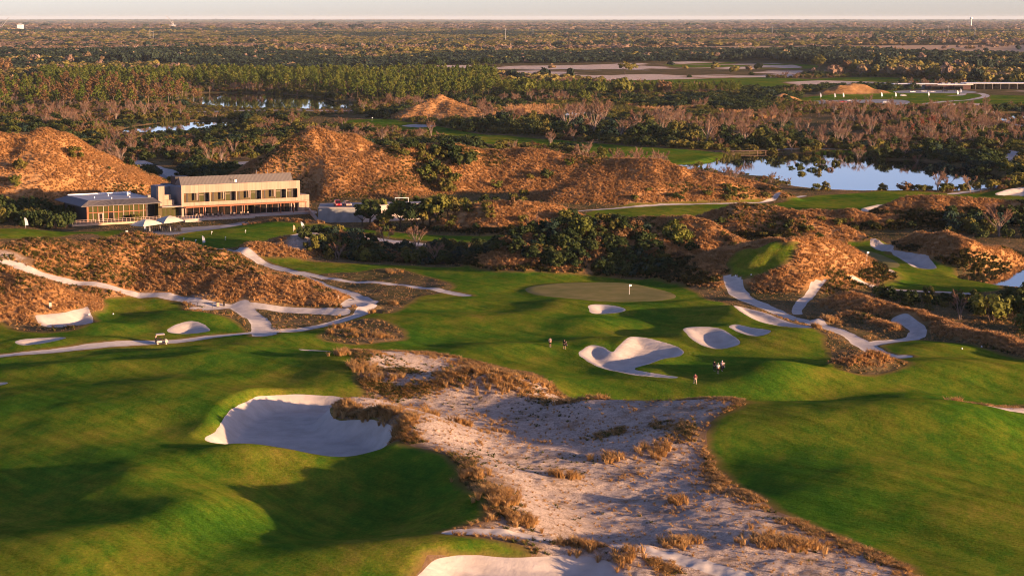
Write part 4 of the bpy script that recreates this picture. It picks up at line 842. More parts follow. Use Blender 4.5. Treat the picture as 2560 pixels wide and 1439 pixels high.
feather(65, 571, 3.2, 'white feather flag at the left end of the raised putting green', .12); feather(362, 579, 2.2, 'white feather flag in front of the bag racks', .1); feather(508, 613, 2.6, 'white feather flag beside the practice green', .1); feather(757, 581, 3.1, 'grey white feather flag at the right side of the practice green', .18); feather(734, 579, 1.9, 'small orange white flag near the practice green', .02, M_banr)
for k, (px, py) in enumerate(((2051, 246), (2087, 247), (2108, 246), (2204, 245), (2239, 245), (2321, 243), (2394, 240), (2402, 235))): feather(px, py, 4.2, 'white feather flag on the drive of the far clubhouse', .1, None, 'feather flags at the far clubhouse')
def pin(px, py, h, label, mat, rz=.3):
    x0, y0, z0 = hit(px, py); t = thing('flagstick', (x0, y0, z0), rz, label, 'golf flag'); MB().tube((0, 0, -.05), (0, 0, h), .035, n=5).build('stick', M_white, t)
    q = .55 if h > 1.5 else .28; m = MB(); m.prism([(0.0, h), (q, h - .05), (q * .9, h - q * .76), (0, h - q * .8)], 'y', -.02, .02); m.build('cloth', mat, t)
pin(1573, 736, 2.2, 'white flagstick on the large oval putting green', M_white); pin(2167, 652, 2.1, 'white flagstick on the far right putting green beside the long bunker', M_white)
for k, (px, py, lb) in enumerate(((459, 603, 'short practice flag nearest the dune crest'), (529, 586, 'short practice flag left of centre on the practice green'), (613, 583, 'short practice flag at the back right of the practice green'), (563, 600, 'short yellow topped practice flag at the middle of the practice green'), (489, 607, 'short practice flag next to the white feather flag'), (930, 303, 'small flagstick on the far shaded fairway'))): pin(px, py, .9 if py > 400 else 2.2, lb, M_white)
def marker(px, py, label):
    x0, y0, z0 = hit(px, py); t = thing('tee_marker', (x0, y0, z0), 0, label, 'tee marker', 'white tee markers'); MB().ball((0, 0, .14), .16, .16, .16).build('ball', M_white, t, smooth=True); MB().tube((0, 0, -.1), (0, 0, .05), .03, n=4).build('spike', M_dark, t)
for px, py in ((1839, 691), (1878, 688), (283, 786), (222, 788), (2405, 873), (2454, 868)): marker(px, py, 'small white tee marker ball on mown grass')

# golf cart
x0, y0, z0 = hit(404, 861); GC = thing('golf_cart', (x0, y0, z0 + .02), R(14), 'golf cart with cream panels and roof driving on the pale path', 'golf cart')
M_seat = plain('dark_red_vinyl', (.05, .014, .014), .6, .3); M_body = plain('cream_cart_body', (.55, .46, .38), .4, .4)
GC.scale = (1.02,) * 3
m = MB(); m.box(-1.05, 1.0, -.58, .58, .28, .42); m.build('chassis', M_black, GC)
m = MB(); m.prism([(-.95, .42), (-.8, .72), (-.3, .80), (.05, .78), (.05, .42)], 'y', -.6, .6); m.build('rear_body', M_body, GC)
m = MB(); m.prism([(.62, .42), (.62, .95), (.85, .92), (1.15, .72), (1.18, .42)], 'y', -.56, .56); m.build('front_cowl', M_body, GC)
MB().box(-1.12, -.82, -.57, .57, .34, 1.0).build('bag_well', M_black, GC); MB().box(.1, .6, -.56, .56, .42, .5).build('footwell', M_black, GC); MB().box(-.45, .08, -.55, .55, .80, .92).build('seat', M_seat, GC); MB().box(-.52, -.42, -.55, .55, .9, 1.32).build('backrest', M_seat, GC)
for sx, tx in ((-.85, -.78), (.72, .42)):
    for s in (-1, 1): MB().tube((sx, s * .55, .7), (tx, s * .55, 1.85), .025, n=5).build('roof_post', M_black, GC)
m = MB(); m.prism([(-1.0, 1.83), (-.9, 1.93), (.45, 1.95), (.62, 1.84)], 'y', -.62, .62); m.build('roof', M_body, GC)
m = MB(); m.add([(.72, -.54, .98), (.72, .54, .98), (.46, .54, 1.8), (.46, -.54, 1.8)], [(0, 1, 2, 3)]); m.build('windscreen', M_glassc, GC)
for sx in (-.72, .82):
    for s in (-1, 1):
        w = MB(); w.tube((sx, s * .42, .23), (sx, s * .62, .23), .23, n=12); wo = w.build('wheel', M_tyre, GC); MB().tube((sx, s * .6, .23), (sx, s * .64, .23), .15, n=10).build('rim', M_body, wo)
MB().tube((.35, .25, .95), (.6, .25, .85), .02, n=4).build('steering_column', M_black, GC)
m = MB(); m.tube((.33, .25, .98), (.36, .25, .96), .17, n=10); m.build('steering_wheel', M_black, GC)
CA = R(14)
for k, s in enumerate((-.3, .3)):
    ox = -1.0 * math.cos(CA) - s * math.sin(CA); oy = -1.0 * math.sin(CA) + s * math.cos(CA)
    t = thing('golf_bag', (x0 + ox, y0 + oy, z0 + .45), CA, ('dark golf bag strapped on the near side at the back of the cart', 'dark golf bag strapped on the far side at the back of the cart')[k], 'golf bag')
    MB().tube((0, 0, 0), (-.08, 0, .82), .15, .17, 8).build('bag', M_bag[0], t)
    for j in range(5): MB().tube((-.08, -.1 + j * .05, .78), (-.02 + .05 * j, -.16 + j * .08, 1.2), .028, n=4).build('club', M_frame, t)

# people
def skin_mesh(name, nodes, edges, mat, sub=1):
    me = bpy.data.meshes.new(name); me.from_pydata([n[0] for n in nodes], edges, []); me.materials.append(mat)
    o = bpy.data.objects.new('tmp', me); COL.objects.link(o)
    sl = me.skin_vertices[0].data if me.skin_vertices else None
    if sl is None:
        o.modifiers.new('s', 'SKIN')
        bmx = __import__('bmesh').new(); bmx.from_mesh(me); ly = bmx.verts.layers.skin.verify()
        for v, n in zip(bmx.verts, nodes): v[ly].radius = (n[1], n[2] if len(n) > 2 else n[1])
        list(bmx.verts)[0][ly].use_root = True; bmx.to_mesh(me); bmx.free()
    sb = o.modifiers.new('b', 'SUBSURF'); sb.levels = sub; sb.render_levels = sub
    dg = bpy.context.evaluated_depsgraph_get(); out = bpy.data.meshes.new_from_object(o.evaluated_get(dg)); out.name = name
    bpy.data.objects.remove(o); 
    if not out.materials: out.materials.append(mat)
    out.polygons.foreach_set('use_smooth', [True] * len(out.polygons)); return out
M_skin = plain('skin', (.40, .23, .16), .6, .3, .06)
def cloth(n, c): return plain('cloth_' + n, c, .85, .1, .08)
def person(px, py, rz, label, shirt, legs, hat, hair, long_legs=False, step=.18, arm=(.15, -.15), bag=None):
    x0, y0, z0 = hit(px, py); t = thing('person', (x0, y0, z0), rz, label, 'person')
    # facing +X ; left is +Y
    hip, kn, an = .93, .50, .09; st = step
    nodes = [((0, 0, .96), .13, .17), ((0, 0, 1.15), .12, .16), ((0, 0, 1.36), .12, .19), ((0, 0, 1.46), .07, .10), ((.01, 0, 1.53), .055, .055), ((.02, 0, 1.62), .095, .085), ((.015, 0, 1.72), .085, .08)]
    ed = [(0, 1), (1, 2), (2, 3), (3, 4), (4, 5), (5, 6)]
    for s, f_, aw in ((1, st, arm[0]), (-1, -st, arm[1])):
        b = len(nodes); nodes += [((f_ * .1, s * .10, .86), .095), ((f_ * .75 + .03, s * .11, kn), .062), ((f_ * 1.1 - .03, s * .11, an), .042), ((f_ * 1.1 + .12, s * .12, .045), .045)]
        ed += [(0, b), (b, b + 1), (b + 1, b + 2), (b + 2, b + 3)]
        b = len(nodes); hx = aw; nodes += [((0, s * .21, 1.41), .058), ((hx * .5 - .03, s * .26, 1.15), .045), ((hx + .06, s * .27, .93), .034), ((hx + .09, s * .27, .86), .036)]
        ed += [(2, b), (b, b + 1), (b + 1, b + 2), (b + 2, b + 3)]
        p = b + 3
        for k, (dx, ln) in enumerate(((-.03, .07), (-.01, .085), (.012, .08), (.032, .06))):
            nodes += [((hx + .09 + dx, s * .265, .835), .010), ((hx + .10 + dx, s * .255, .835 - ln), .008)]; ed += [(p, len(nodes) - 2), (len(nodes) - 2, len(nodes) - 1)]
        nodes += [((hx + .135, s * .25, .85), .011), ((hx + .15, s * .24, .81), .009)]; ed += [(p, len(nodes) - 2), (len(nodes) - 2, len(nodes) - 1)]
    link('body', skin_mesh('body', nodes, ed, M_skin), t)
    sh = [((0, 0, .92), .15, .19), ((0, 0, 1.15), .145, .185), ((0, 0, 1.36), .14, .21), ((0, 0, 1.46), .09, .12)]; se = [(0, 1), (1, 2), (2, 3)]
    for s, aw in ((1, arm[0]), (-1, arm[1])): b = len(sh); sh += [((0, s * .22, 1.41), .085), ((aw * .4 - .02, s * .265, 1.20), .07)]; se += [(2, b), (b, b + 1)]
    link('shirt', skin_mesh('shirt', sh, se, shirt), t)
    pt = [((0, 0, .97), .145, .18)]; pe = []
    for s, f_ in ((1, st), (-1, -st)):
        b = len(pt); pt += [((f_ * .1, s * .10, .84), .115), ((f_ * .7 + .03, s * .11, .54), .092)]; pe += [(0, b), (b, b + 1)]
        if long_legs: pt.append(((f_ * 1.1 - .03, s * .11, .12), .065)); pe.append((b + 1, b + 2))
    link('trousers' if long_legs else 'shorts', skin_mesh('legwear', pt, pe, legs), t)
    shoe = MB()
    for s, f_ in ((1, st), (-1, -st)): shoe.ball((f_ * 1.1 + .06, s * .115, .05), .14, .055, .05)
    shoe.build('shoes', M_white, t, smooth=True)
    hr_ = MB(); hr_.ball((0, 0, 1.68), .105, .095, .10); hr_.build('hair', hair, t, smooth=True)
    fc = MB(); fc.ball((.115, 0, 1.645), .02, .014, .02); fc.ball((.1, .035, 1.67), .012, .014, .008); fc.ball((.1, -.035, 1.67), .012, .014, .008); fc.ball((.1, 0, 1.60), .012, .03, .008); fc.ball((.01, .098, 1.645), .02, .012, .03); fc.ball((.01, -.098, 1.645), .02, .012, .03)
    fc.build('face', M_skin, t, smooth=True)
    if hat is not None:
        h = MB(); h.ball((0.0, 0, 1.72), .115, .105, .075); h.tube((.06, 0, 1.705), (.06, 0, 1.72), .125, n=12); h.build('cap', hat, t, smooth=True)
    if bag:
        c, s_ = math.cos(rz), math.sin(rz); lx, ly = -.12, bag * .30
        g = thing('golf_bag', (x0 + lx * c - ly * s_, y0 + lx * s_ + ly * c, z0 + .55), rz, ('pale golf bag carried by the dark person on the fairway' if 'dark' in label else 'golf bag carried by the pink shirted person of the group'), 'golf bag')
        MB().tube((-.35, 0, 0.05), (.35, 0, .55), .13, .15, 8).build('bag', M_bag[1] if bag > 0 else M_bag[0], g); MB().tube((-.2, 0, .3), (.15, -.12 * bag, .85), .03, n=4).build('strap', M_dark, g)
        for j in range(5): MB().tube((.33, -.08 + .04 * j, .53), (.62, -.1 + .05 * j, .75 + .02 * j), .022, n=4).build('club', M_frame, g)
        MB().box(-.1, .15, -.2, .2, .12, .3).build('pocket', M_frame, g)
    return t
C_gr, C_bk, C_wh, C_pk, C_ma = cloth('grey', (.20, .16, .16)), cloth('black', (.012, .01, .013)), cloth('white', (.60, .56, .54)), cloth('pink_white', (.50, .38, .37)), cloth('maroon', (.10, .035, .04))
C_tan = cloth('tan', (.42, .31, .25)); H_dk = plain('dark_hair', (.012, .008, .006), .7, .3)
person(1375, 867, R(100), 'person in grey shirt and black shorts walking towards the oval green', C_gr, C_bk, None, H_dk, step=.12)
person(1411, 872, R(95), 'person in dark clothes carrying a pale golf bag on the fairway', C_bk, C_bk, C_bk, H_dk, bag=-1)
person(1786, 927, R(80), 'person in dark clothes at the left of the group of three', C_bk, C_bk, C_bk, H_dk, True)
person(1795, 934, R(85), 'person in white shirt and cap with black shorts in front of the group of three', C_wh, C_bk, C_wh, H_dk, step=.1)
person(1805, 927, R(75), 'person in pale pink shirt and white cap at the right of the group of three', C_pk, C_ma, C_wh, H_dk, True, bag=-1)
person(1738, 959, R(110), 'person in maroon shirt and tan trousers walking alone behind the group', C_ma, C_tan, C_bk, H_dk, True, step=.2)
# ================================================================ VEGETATION
L_dark = leafmat('leaf_dark_green', (.013, .028, .009), (.033, .054, .014), (.070, .082, .02))
L_olive = leafmat('leaf_olive', (.052, .065, .011), (.11, .105, .020), (.18, .145, .032))
L_yel = leafmat('leaf_yellow_green', (.075, .10, .015), (.11, .125, .022), (.16, .15, .03))
L_pine = leafmat('pine_needles', (.05, .088, .011), (.10, .13, .018), (.155, .155, .028))
L_rust = leafmat('leaf_rust', (.10, .055, .022), (.16, .09, .038), (.22, .13, .06))
L_blue = leafmat('leaf_blue_green', (.012, .03, .02), (.02, .045, .03), (.04, .065, .04))
L_tip = leafmat('bare_twigs', (.13, .065, .042), (.20, .11, .068), (.28, .18, .115), 0.15)
L_red = leafmat('red_buds', (.16, .03, .016), (.22, .06, .03), (.26, .10, .05), 0.2)
L_straw = leafmat('straw_grass', (.34, .18, .065), (.46, .255, .10), (.56, .35, .165), 0.35)
L_strawg = leafmat('green_weed', (.05, .06, .012), (.085, .085, .018), (.13, .11, .03), 0.2)
L_tuft = leafmat('tuft_grass', (.32, .17, .055), (.44, .26, .095), (.54, .36, .16), 0.4)
M_bark = plain('bark', (.085, .06, .045), .9, .1, .25, 2.0); M_barkp = plain('pale_bark', (.23, .175, .14), .9, .1, .2, 2.0)

def quads(c, n, size, rng, stretch=1.0):
    """leaf quads centred on c with normals near n"""
    k = len(c); n = n / (np.linalg.norm(n, axis=1, keepdims=True) + 1e-9)
    r = rng.normal(size=(k, 3)); t = np.cross(n, r); t /= np.linalg.norm(t, axis=1, keepdims=True) + 1e-9; b = np.cross(n, t)
    s = size * rng.uniform(.6, 1.35, (k, 1)); sa = s * stretch
    V = np.stack([c - t * s * .5 - b * sa * .35, c + t * s * .5 - b * sa * .5, c + t * s * .35 + b * sa * .5, c - t * s * .45 + b * sa * .4], 1)
    return V.reshape(-1, 3), np.arange(k * 4).reshape(k, 4)
def crown(seed, nclump, nleaf, leaf, rx, rz, zc, rcl=(.28, .42), low=-.6, shell=(.55, .95), jit=.55):
    rng = np.random.default_rng(seed); C = []; Nn = []
    for _ in range(nclump):
        while True:
            d = rng.normal(size=3); d /= np.linalg.norm(d)
            if d[2] > low: break
        rr = rng.uniform(*shell); cc = np.array([d[0] * rx * rr * rng.uniform(.85, 1.12), d[1] * rx * rr * rng.uniform(.85, 1.12), zc + d[2] * rz * rr]); R_ = rng.uniform(*rcl) * min(rx, rz)
        e = rng.normal(size=(nleaf, 3)); e /= np.linalg.norm(e, axis=1, keepdims=True); e *= rng.uniform(.55, 1.05, (nleaf, 1))
        p = cc + e * R_ * np.array([1.15, 1.15, .85]); C.append(p); Nn.append(e * 1.0 + d * .5 + rng.normal(size=(nleaf, 3)) * jit + np.array([0, 0, .25]))
    c = np.concatenate(C); n = np.concatenate(Nn); k = c[:, 2] > .05; return quads(c[k], n[k], leaf, rng)
def sticks(seed, n, h0, h1, spread, r, lean=0.3):
    rng = random.Random(seed); m = MB()
    for k in range(n):
        a = rng.uniform(0, 6.28); m.tube((.1 * math.cos(a), .1 * math.sin(a), -.4), (spread * rng.uniform(.4, 1) * math.cos(a), spread * rng.uniform(.4, 1) * math.sin(a), rng.uniform(h0, h1)), r, r * .4, 4)
    return m
def join(name, vf, mats, mb=None):
    """quads (material 0) and a stick builder (material 1) in one mesh"""
    V, F = vf; Vs = [tuple(v) for v in V]; n = len(Vs); faces = [tuple(f) for f in F.tolist()]; mi = [0] * len(faces)
    if mb: Vs += mb.v; faces += [tuple(i + n for i in f) for f in mb.f]; mi += [1] * len(mb.f)
    return npmesh(name, Vs, faces, mats, mi)
def shrub_mesh(name, seed, mat, nl=34, nc=17, leaf=.42, rx=2.3, rz=1.9, zc=1.5):
    return join(name, crown(seed, nc, nl, leaf, rx, rz, zc), [mat, M_bark], sticks(seed, 7, 1.2, 2.6, 1.3, .07))
def bare_mesh(name, seed, mat, H=7.0, W=2.6, tw=320, wid=.07):
    rng = np.random.default_rng(seed); m = MB(); tips = []
    r2 = random.Random(seed); nt = r2.choice((1, 2, 3))
    for t in range(nt):
        a = r2.uniform(0, 6.28); b0 = Vector((.25 * math.cos(a) * (nt > 1), .25 * math.sin(a) * (nt > 1), -.4)); p1 = b0 + Vector((.4 * math.cos(a), .4 * math.sin(a), H * .36)); m.tube(b0, p1, .14, .10, 5)
        for k in range(6):
            a2 = a + r2.uniform(-2.2, 2.2); st = b0.lerp(p1, r2.uniform(.5, 1)); p2 = st + Vector((W * .5 * r2.uniform(.4, 1.1) * math.cos(a2), W * .5 * r2.uniform(.4, 1.1) * math.sin(a2), H * r2.uniform(.2, .42))); m.tube(st, p2, .075, .045, 4)
            for j in range(3):
                a3 = a2 + r2.uniform(-1.3, 1.3); p3 = p2 + Vector((W * .35 * math.cos(a3), W * .35 * math.sin(a3), H * r2.uniform(.06, .24))); m.tube(p2, p3, .045, .02, 3); tips.append((p2, p3))
    P0 = []; D = []
    for _ in range(tw):
        a, b = r2.choice(tips); q = a.lerp(b, r2.uniform(.1, 1.05)); d = (b - a).normalized() + Vector((r2.gauss(0, .55), r2.gauss(0, .55), r2.gauss(.35, .4))); P0.append(q); D.append(d.normalized() * r2.uniform(.35, .9))
    P0 = np.array([tuple(p) for p in P0]); D = np.array([tuple(d) for d in D]); s = np.cross(D, rng.normal(size=D.shape)); s /= np.linalg.norm(s, axis=1, keepdims=True) + 1e-9; s *= wid / 2
    V = np.stack([P0 - s, P0 + s, P0 + D + s * .4, P0 + D - s * .4], 1).reshape(-1, 3)
    return (V, np.arange(len(V)).reshape(-1, 4)), m
def pine_parts(seed, H=14.0, dead=False):
    rng = random.Random(seed); nr = np.random.default_rng(seed); m = MB(); lx, ly = rng.uniform(-.35, .35), rng.uniform(-.35, .35)
    m.tube((0, 0, -.5), (lx * .5, ly * .5, H * .5), .19, .13, 5); m.tube((lx * .5, ly * .5, H * .5), (lx, ly, H * .96), .13, .03, 5)
    C = []; Nn = []
    nb = 15
    for k in range(nb):
        s = k / (nb - 1); z = H * (.46 + .5 * s); a = k * 2.4 + rng.uniform(-.4, .4); L = (2.5 * (1 - s) ** .7 + .45) * rng.uniform(.75, 1.2); e = Vector((lx + L * math.cos(a), ly + L * math.sin(a), z + .35 * L))
        m.tube((lx * s, ly * s, z), e, .045, .015, 3)
        for f in (.55, 1.0):
            n = 20 if f == 1 else 12; p = np.array([lx * s + (e.x - lx * s) * f, ly * s + (e.y - ly * s) * f, z + (e.z - z) * f]); d = nr.normal(size=(n, 3)); d /= np.linalg.norm(d, axis=1, keepdims=True); C.append(p + d * np.array([.75, .75, .5]) * nr.uniform(.4, 1.0, (n, 1))); Nn.append(d + np.array([0, 0, .5]) + nr.normal(size=(n, 3)) * .4)
    return quads(np.concatenate(C), np.concatenate(Nn), .72, nr, 1.0), m
def clump_mesh(name, seed, mat, n=16, H=1.0, W=.55, wid=.10, arch=.35):
    rng = random.Random(seed); vs = []; fs = []
    for k in range(n):
        a = rng.uniform(0, 6.28); r = W * .35 * rng.random(); b = Vector((r * math.cos(a), r * math.sin(a), -.08)); h = H * rng.uniform(.6, 1.1); o = W * rng.uniform(.5, 1.0)
        t1 = b + Vector((o * .45 * math.cos(a), o * .45 * math.sin(a), h * .72)); t2 = b + Vector((o * (1 + arch) * math.cos(a), o * (1 + arch) * math.sin(a), h)); s = Vector((-math.sin(a), math.cos(a), 0)) * wid
        i = len(vs); vs += [b - s * .5, b + s * .5, t1 + s * .7, t1 - s * .7, t2]; fs += [(i, i + 1, i + 2, i + 3), (i + 3, i + 2, i + 4)]
    return npmesh(name, [tuple(v) for v in vs], fs, [mat])

# --- geometry-node scatter for what nobody could count
def stuff(name, pts, scl, idx, meshes, label=None, rot=None):
    pc = bpy.data.collections.new(name + '_kinds')
    for k, me in enumerate(meshes): pc.objects.link(bpy.data.objects.new('%s_kind_%s' % (name, 'abcdefghijklmnopqrstuvwxyz'[k]), me))
    pts = np.asarray(pts, np.float32); n = len(pts); pm = bpy.data.meshes.new(name); pm.vertices.add(n); pm.vertices.foreach_set('co', pts.ravel())
    a = pm.attributes.new('scl', 'FLOAT_VECTOR', 'POINT'); a.data.foreach_set('vector', np.asarray(scl, np.float32).ravel())
    rr = np.zeros((n, 3), np.float32); rr[:, 2] = RNG.uniform(0, 6.283, n) if rot is None else rot
    a = pm.attributes.new('rot', 'FLOAT_VECTOR', 'POINT'); a.data.foreach_set('vector', rr.ravel())
    a = pm.attributes.new('idx', 'INT', 'POINT'); a.data.foreach_set('value', np.asarray(idx, np.int32))
    o = link(name, pm); tag(o, label, kind='stuff')
    ng = bpy.data.node_groups.new(name + '_scatter', 'GeometryNodeTree'); ng.interface.new_socket('Geometry', in_out='INPUT', socket_type='NodeSocketGeometry'); ng.interface.new_socket('Geometry', in_out='OUTPUT', socket_type='NodeSocketGeometry')
    i_ = ng.nodes.new('NodeGroupInput'); o_ = ng.nodes.new('NodeGroupOutput'); ip = ng.nodes.new('GeometryNodeInstanceOnPoints'); ci = ng.nodes.new('GeometryNodeCollectionInfo')
    ci.inputs[0].default_value = pc; ci.inputs[1].default_value = True; ci.inputs[2].default_value = True; ip.inputs['Pick Instance'].default_value = True
    def na(nm, dt): q = ng.nodes.new('GeometryNodeInputNamedAttribute'); q.data_type = dt; q.inputs[0].default_value = nm; return q.outputs[0]
    L = ng.links.new; L(i_.outputs[0], ip.inputs['Points']); L(ci.outputs[0], ip.inputs['Instance']); L(na('idx', 'INT'), ip.inputs['Instance Index']); L(na('rot', 'FLOAT_VECTOR'), ip.inputs['Rotation']); L(na('scl', 'FLOAT_VECTOR'), ip.inputs['Scale']); L(ip.outputs[0], o_.inputs[0])
    md = o.modifiers.new('scatter', 'NODES'); md.node_group = ng; return o
def uni(u0, u1, d0, d1, n, p=1.0):
    """n random ground points, density ~ d^-(1-p)..; p=1 : equal per square metre"""
    u = RNG.uniform(u0, u1, n); q = p + 1; d = (d0 ** q + RNG.random(n) * (d1 ** q - d0 ** q)) ** (1 / q); return u * d, d
def inpoly(pxpoly, n, z=0.0, spacing=0):
    poly = [at(a, b, z) for a, b in pxpoly]; A = np.array(poly); out = np.zeros((0, 2)); tries = 0
    while len(out) < n and tries < 60:
        q = RNG.uniform(A.min(0), A.max(0), (max(n * 3, 200), 2)); q = q[sdf_poly(poly, q[:, 0], q[:, 1]) > 0]; tries += 1
        if spacing:
            for r in q:
                if len(out) >= n: break
                if len(out) == 0 or np.min(np.hypot(out[:, 0] - r[0], out[:, 1] - r[1])) > spacing: out = np.vstack([out, r])
        else: out = np.vstack([out, q])[:n]
    return out
VEG_N = {}
def put(name, me, x_, y_, s, label, cat, group, rz=None, mat=None, sz=None):
    if int(pick(ZONEg, np.array([x_]), np.array([y_]))[0]) in (3, 4, 5, 6): return None
    s3 = (s, s, s * (sz or 1)); o = link(name, me, None, (x_, y_, hz1(x_, y_) - .1), random.uniform(0, 6.28) if rz is None else rz, s3); return tag(o, label, cat, group)
def tree(name, crown_me, trunk_me, x_, y_, s, label, cat, group):
    if int(pick(ZONEg, np.array([x_]), np.array([y_]))[0]) in (3, 4, 5, 6): return None
    t = thing(name, (x_, y_, hz1(x_, y_) - .1), random.uniform(0, 6.28), label, cat, group); t.scale = (s * random.uniform(.9, 1.1), s * random.uniform(.9, 1.1), s); link('trunk', trunk_me, t); link('crown', crown_me, t); return t

SH = {k: [shrub_mesh('shrub_%s' % k, 40 + 7 * i + j * 3, mt, nl=nl, leaf=lf) for i in range(4)] for j, (k, mt, nl, lf) in enumerate((('dark', L_dark, 36, .44), ('olive', L_olive, 36, .42), ('yellow', L_yel, 34, .40), ('rust', L_rust, 30, .38), ('blue', L_blue, 34, .42)))}
BR = []
for i in range(6):
    q, m = bare_mesh('bare', 90 + i, L_tip, (7.0, 5.6, 8.4, 6.4, 7.8, 5.0)[i], (2.6, 2.9, 2.3, 3.4, 3.0, 2.2)[i], 460, .085); BR.append((npmesh('bare_crown', q[0], q[1], [L_tip]), m.mesh('bare_trunk', M_barkp), join('bare_shrub', q, [L_tip, M_barkp], m)))
q, m = bare_mesh('bare', 97, L_red, tw=420, wid=.16); BRED = (npmesh('red_crown', q[0], q[1], [L_red]), m.mesh('red_trunk', M_barkp))
PI_ = []
for i in range(5): q, m = pine_parts(120 + i); PI_.append((npmesh('pine_crown', q[0], q[1], [L_pine]), m.mesh('pine_trunk', M_bark), join('pine_whole', q, [L_pine, M_bark], m)))
CY = []
for i in range(3): q, m = pine_parts(140 + i, 15.0); CY.append((npmesh('cypress_crown', q[0], q[1], [L_rust]), m.mesh('cypress_trunk', M_barkp), join('cypress_whole', q, [L_rust, M_barkp], m)))
OK_ = []
for i, mt in enumerate((L_olive, L_olive, L_dark, L_rust, L_yel)):
    q = crown(160 + i, 26, 34, .62, 3.9, 2.7, 4.6, (.26, .4), -.35); m = MB(); m.tube((0, 0, -.4), (.1, 0, 2.4), .3, .2, 6)
    for k in range(7): a = k * .9; m.tube((.1, 0, 2.0 + .1 * k), (2.4 * math.cos(a), 2.4 * math.sin(a), 4.4), .13, .05, 4)
    OK_.append((npmesh('oak_crown', q[0], q[1], [mt]), m.mesh('oak_trunk', M_bark), join('oak_whole', q, [mt, M_bark], m)))

EXTRA = []
def cluster(poly, n, kinds, s, spacing, label, group, name='shrub', cat='shrub', z=0.0, bare=0.0, lab_bare=None, sz=1.0, soft=False):
    for x_, y_ in inpoly(poly, n, z, spacing):
        if soft: EXTRA.append((x_, y_, random.uniform(*s), {'dark': 2, 'olive': 0, 'rust': 3, 'blue': 6, 'yellow': 7}[random.choice(kinds)])); continue
        if random.random() < bare:
            b = random.choice(BR); tree('bare_tree', b[0], b[1], x_, y_, random.uniform(*s) * 1.05, lab_bare, 'bare tree', 'bare ' + group); continue
        k = random.choice(kinds); word = {'dark': 'dark green', 'olive': 'olive green', 'yellow': 'yellow green', 'rust': 'rusty brown', 'blue': 'blue green'}[k]
        put(name, random.choice(SH[k]), x_, y_, random.uniform(*s), word + ' ' + label, cat, word + ' ' + group, sz=random.uniform(.85, 1.2) * sz)
# thicket behind the oval green
cluster([(750, 640), (900, 650), (1120, 664), (1330, 683), (1500, 690), (1640, 694), (1620, 678), (1540, 660), (1380, 645), (1320, 620), (1000, 622), (780, 618)], 105, ['dark', 'dark', 'dark', 'blue', 'blue', 'olive'], (.6, 1.05), 3.2, 'shrub in the dark thicket behind the oval putting green', 'thicket shrubs behind the oval green', bare=.08, lab_bare='bare grey shrub tree in the dark thicket behind the oval green')
cluster([(740, 632), (880, 640), (920, 652), (790, 648)], 7, ['yellow', 'yellow', 'olive'], (.6, 1.0), 3.2, 'shrub at the left sunny end of the thicket below the sand mound', 'shrubs at the sunny end of the thicket')
# undergrowth that closes the thicket
for poly, n in (([(1120, 660), (1330, 686), (1500, 692), (1680, 695), (1640, 670), (1560, 650), (1400, 640), (1150, 635)], 300), ([(800, 625), (1120, 640), (1130, 664), (860, 648)], 60)):
    for x_, y_ in inpoly(poly, n, 0, 1.2): EXTRA.append((x_, y_, random.uniform(.45, .95), random.choice((2, 2, 4, 4, 6, 3))))
# leafy trees by the service yard, two of them added to shade the wall
for k, (px, py, s, i, lb) in enumerate(((925, 566, 1.1, 2, 'dark olive'), (962, 570, .72, 0, 'dull'), (1000, 568, 1.15, 4, 'bright green'), (1030, 572, 1.05, 2, 'dark leafy'), (1058, 568, 1.0, 1, 'brownish green'), (1090, 573, 1.15, 4, 'broad yellow green'), (1120, 570, .9, 1, 'olive'), (1074, 571, 1.1, 2, 'added dark round shade'), (1042, 573, .95, 0, 'added dense olive shade'), (905, 560, .7, 2, 'dark low'))):
    x_, y_ = at(px, py); tree('leafy_tree', OK_[i][0], OK_[i][1], x_, y_, s, lb + ' tree in the row below the yard wall' + (', nearest the retaining wall' if k in (0, 7) else ''), 'tree', 'leafy trees below the yard wall')
cluster([(905, 568), (960, 576), (1130, 582), (1140, 572), (960, 564)], 22, ['olive', 'rust', 'yellow', 'dark'], (.35, .7), 2.2, 'bush at the foot of the yard trees', 'bushes at the foot of the yard trees')
x_, y_ = at(952, 512, YZ); put('slender_bush', SH['yellow'][1], x_, y_, 1.35, 'tall yellow green bush behind the yard wall beside the gate frame', 'bush', None, sz=1.5)
x_, y_ = at(1000, 506); tree('bare_tree', BR[1][0], BR[1][1], x_, y_, .9, 'small bare pinkish tree behind the white gate frame', 'bare tree', None)
# valley between the two dunes
for px, py, k, s in ((1060, 405, 'olive', 1.2), (1085, 385, 'dark', 1.1), (1100, 398, 'olive', 1.25), (1120, 376, 'dark', 1.3), (1140, 398, 'dark', 1.6), (1160, 420, 'dark', 1.7), (1175, 408, 'olive', 1.3), (1060, 440, 'yellow', 1.2), (1075, 455, 'yellow', 1.1), (1100, 470, 'rust', 1.3), (1120, 480, 'olive', 1.5), (1085, 425, 'dark', 1.2), (1110, 440, 'olive', 1.2), (1050, 378, 'olive', 1.0), (1030, 372, 'dark', 1.0), (1010, 390, 'yellow', .8), (1135, 455, 'olive', 1.1), (985, 378, 'olive', .8)):
    x_, y_, z_ = hit(px, py); put('dune_bush', random.choice(SH[k]), x_, y_, s, {'dark': 'dark green', 'olive': 'olive', 'yellow': 'yellow green', 'rust': 'rusty'}[k] + ' bush in the gully of the big central dune', 'bush', {'dark': 'dark', 'olive': 'olive', 'yellow': 'yellow green', 'rust': 'rusty'}[k] + ' bushes in the gully of the central dune')
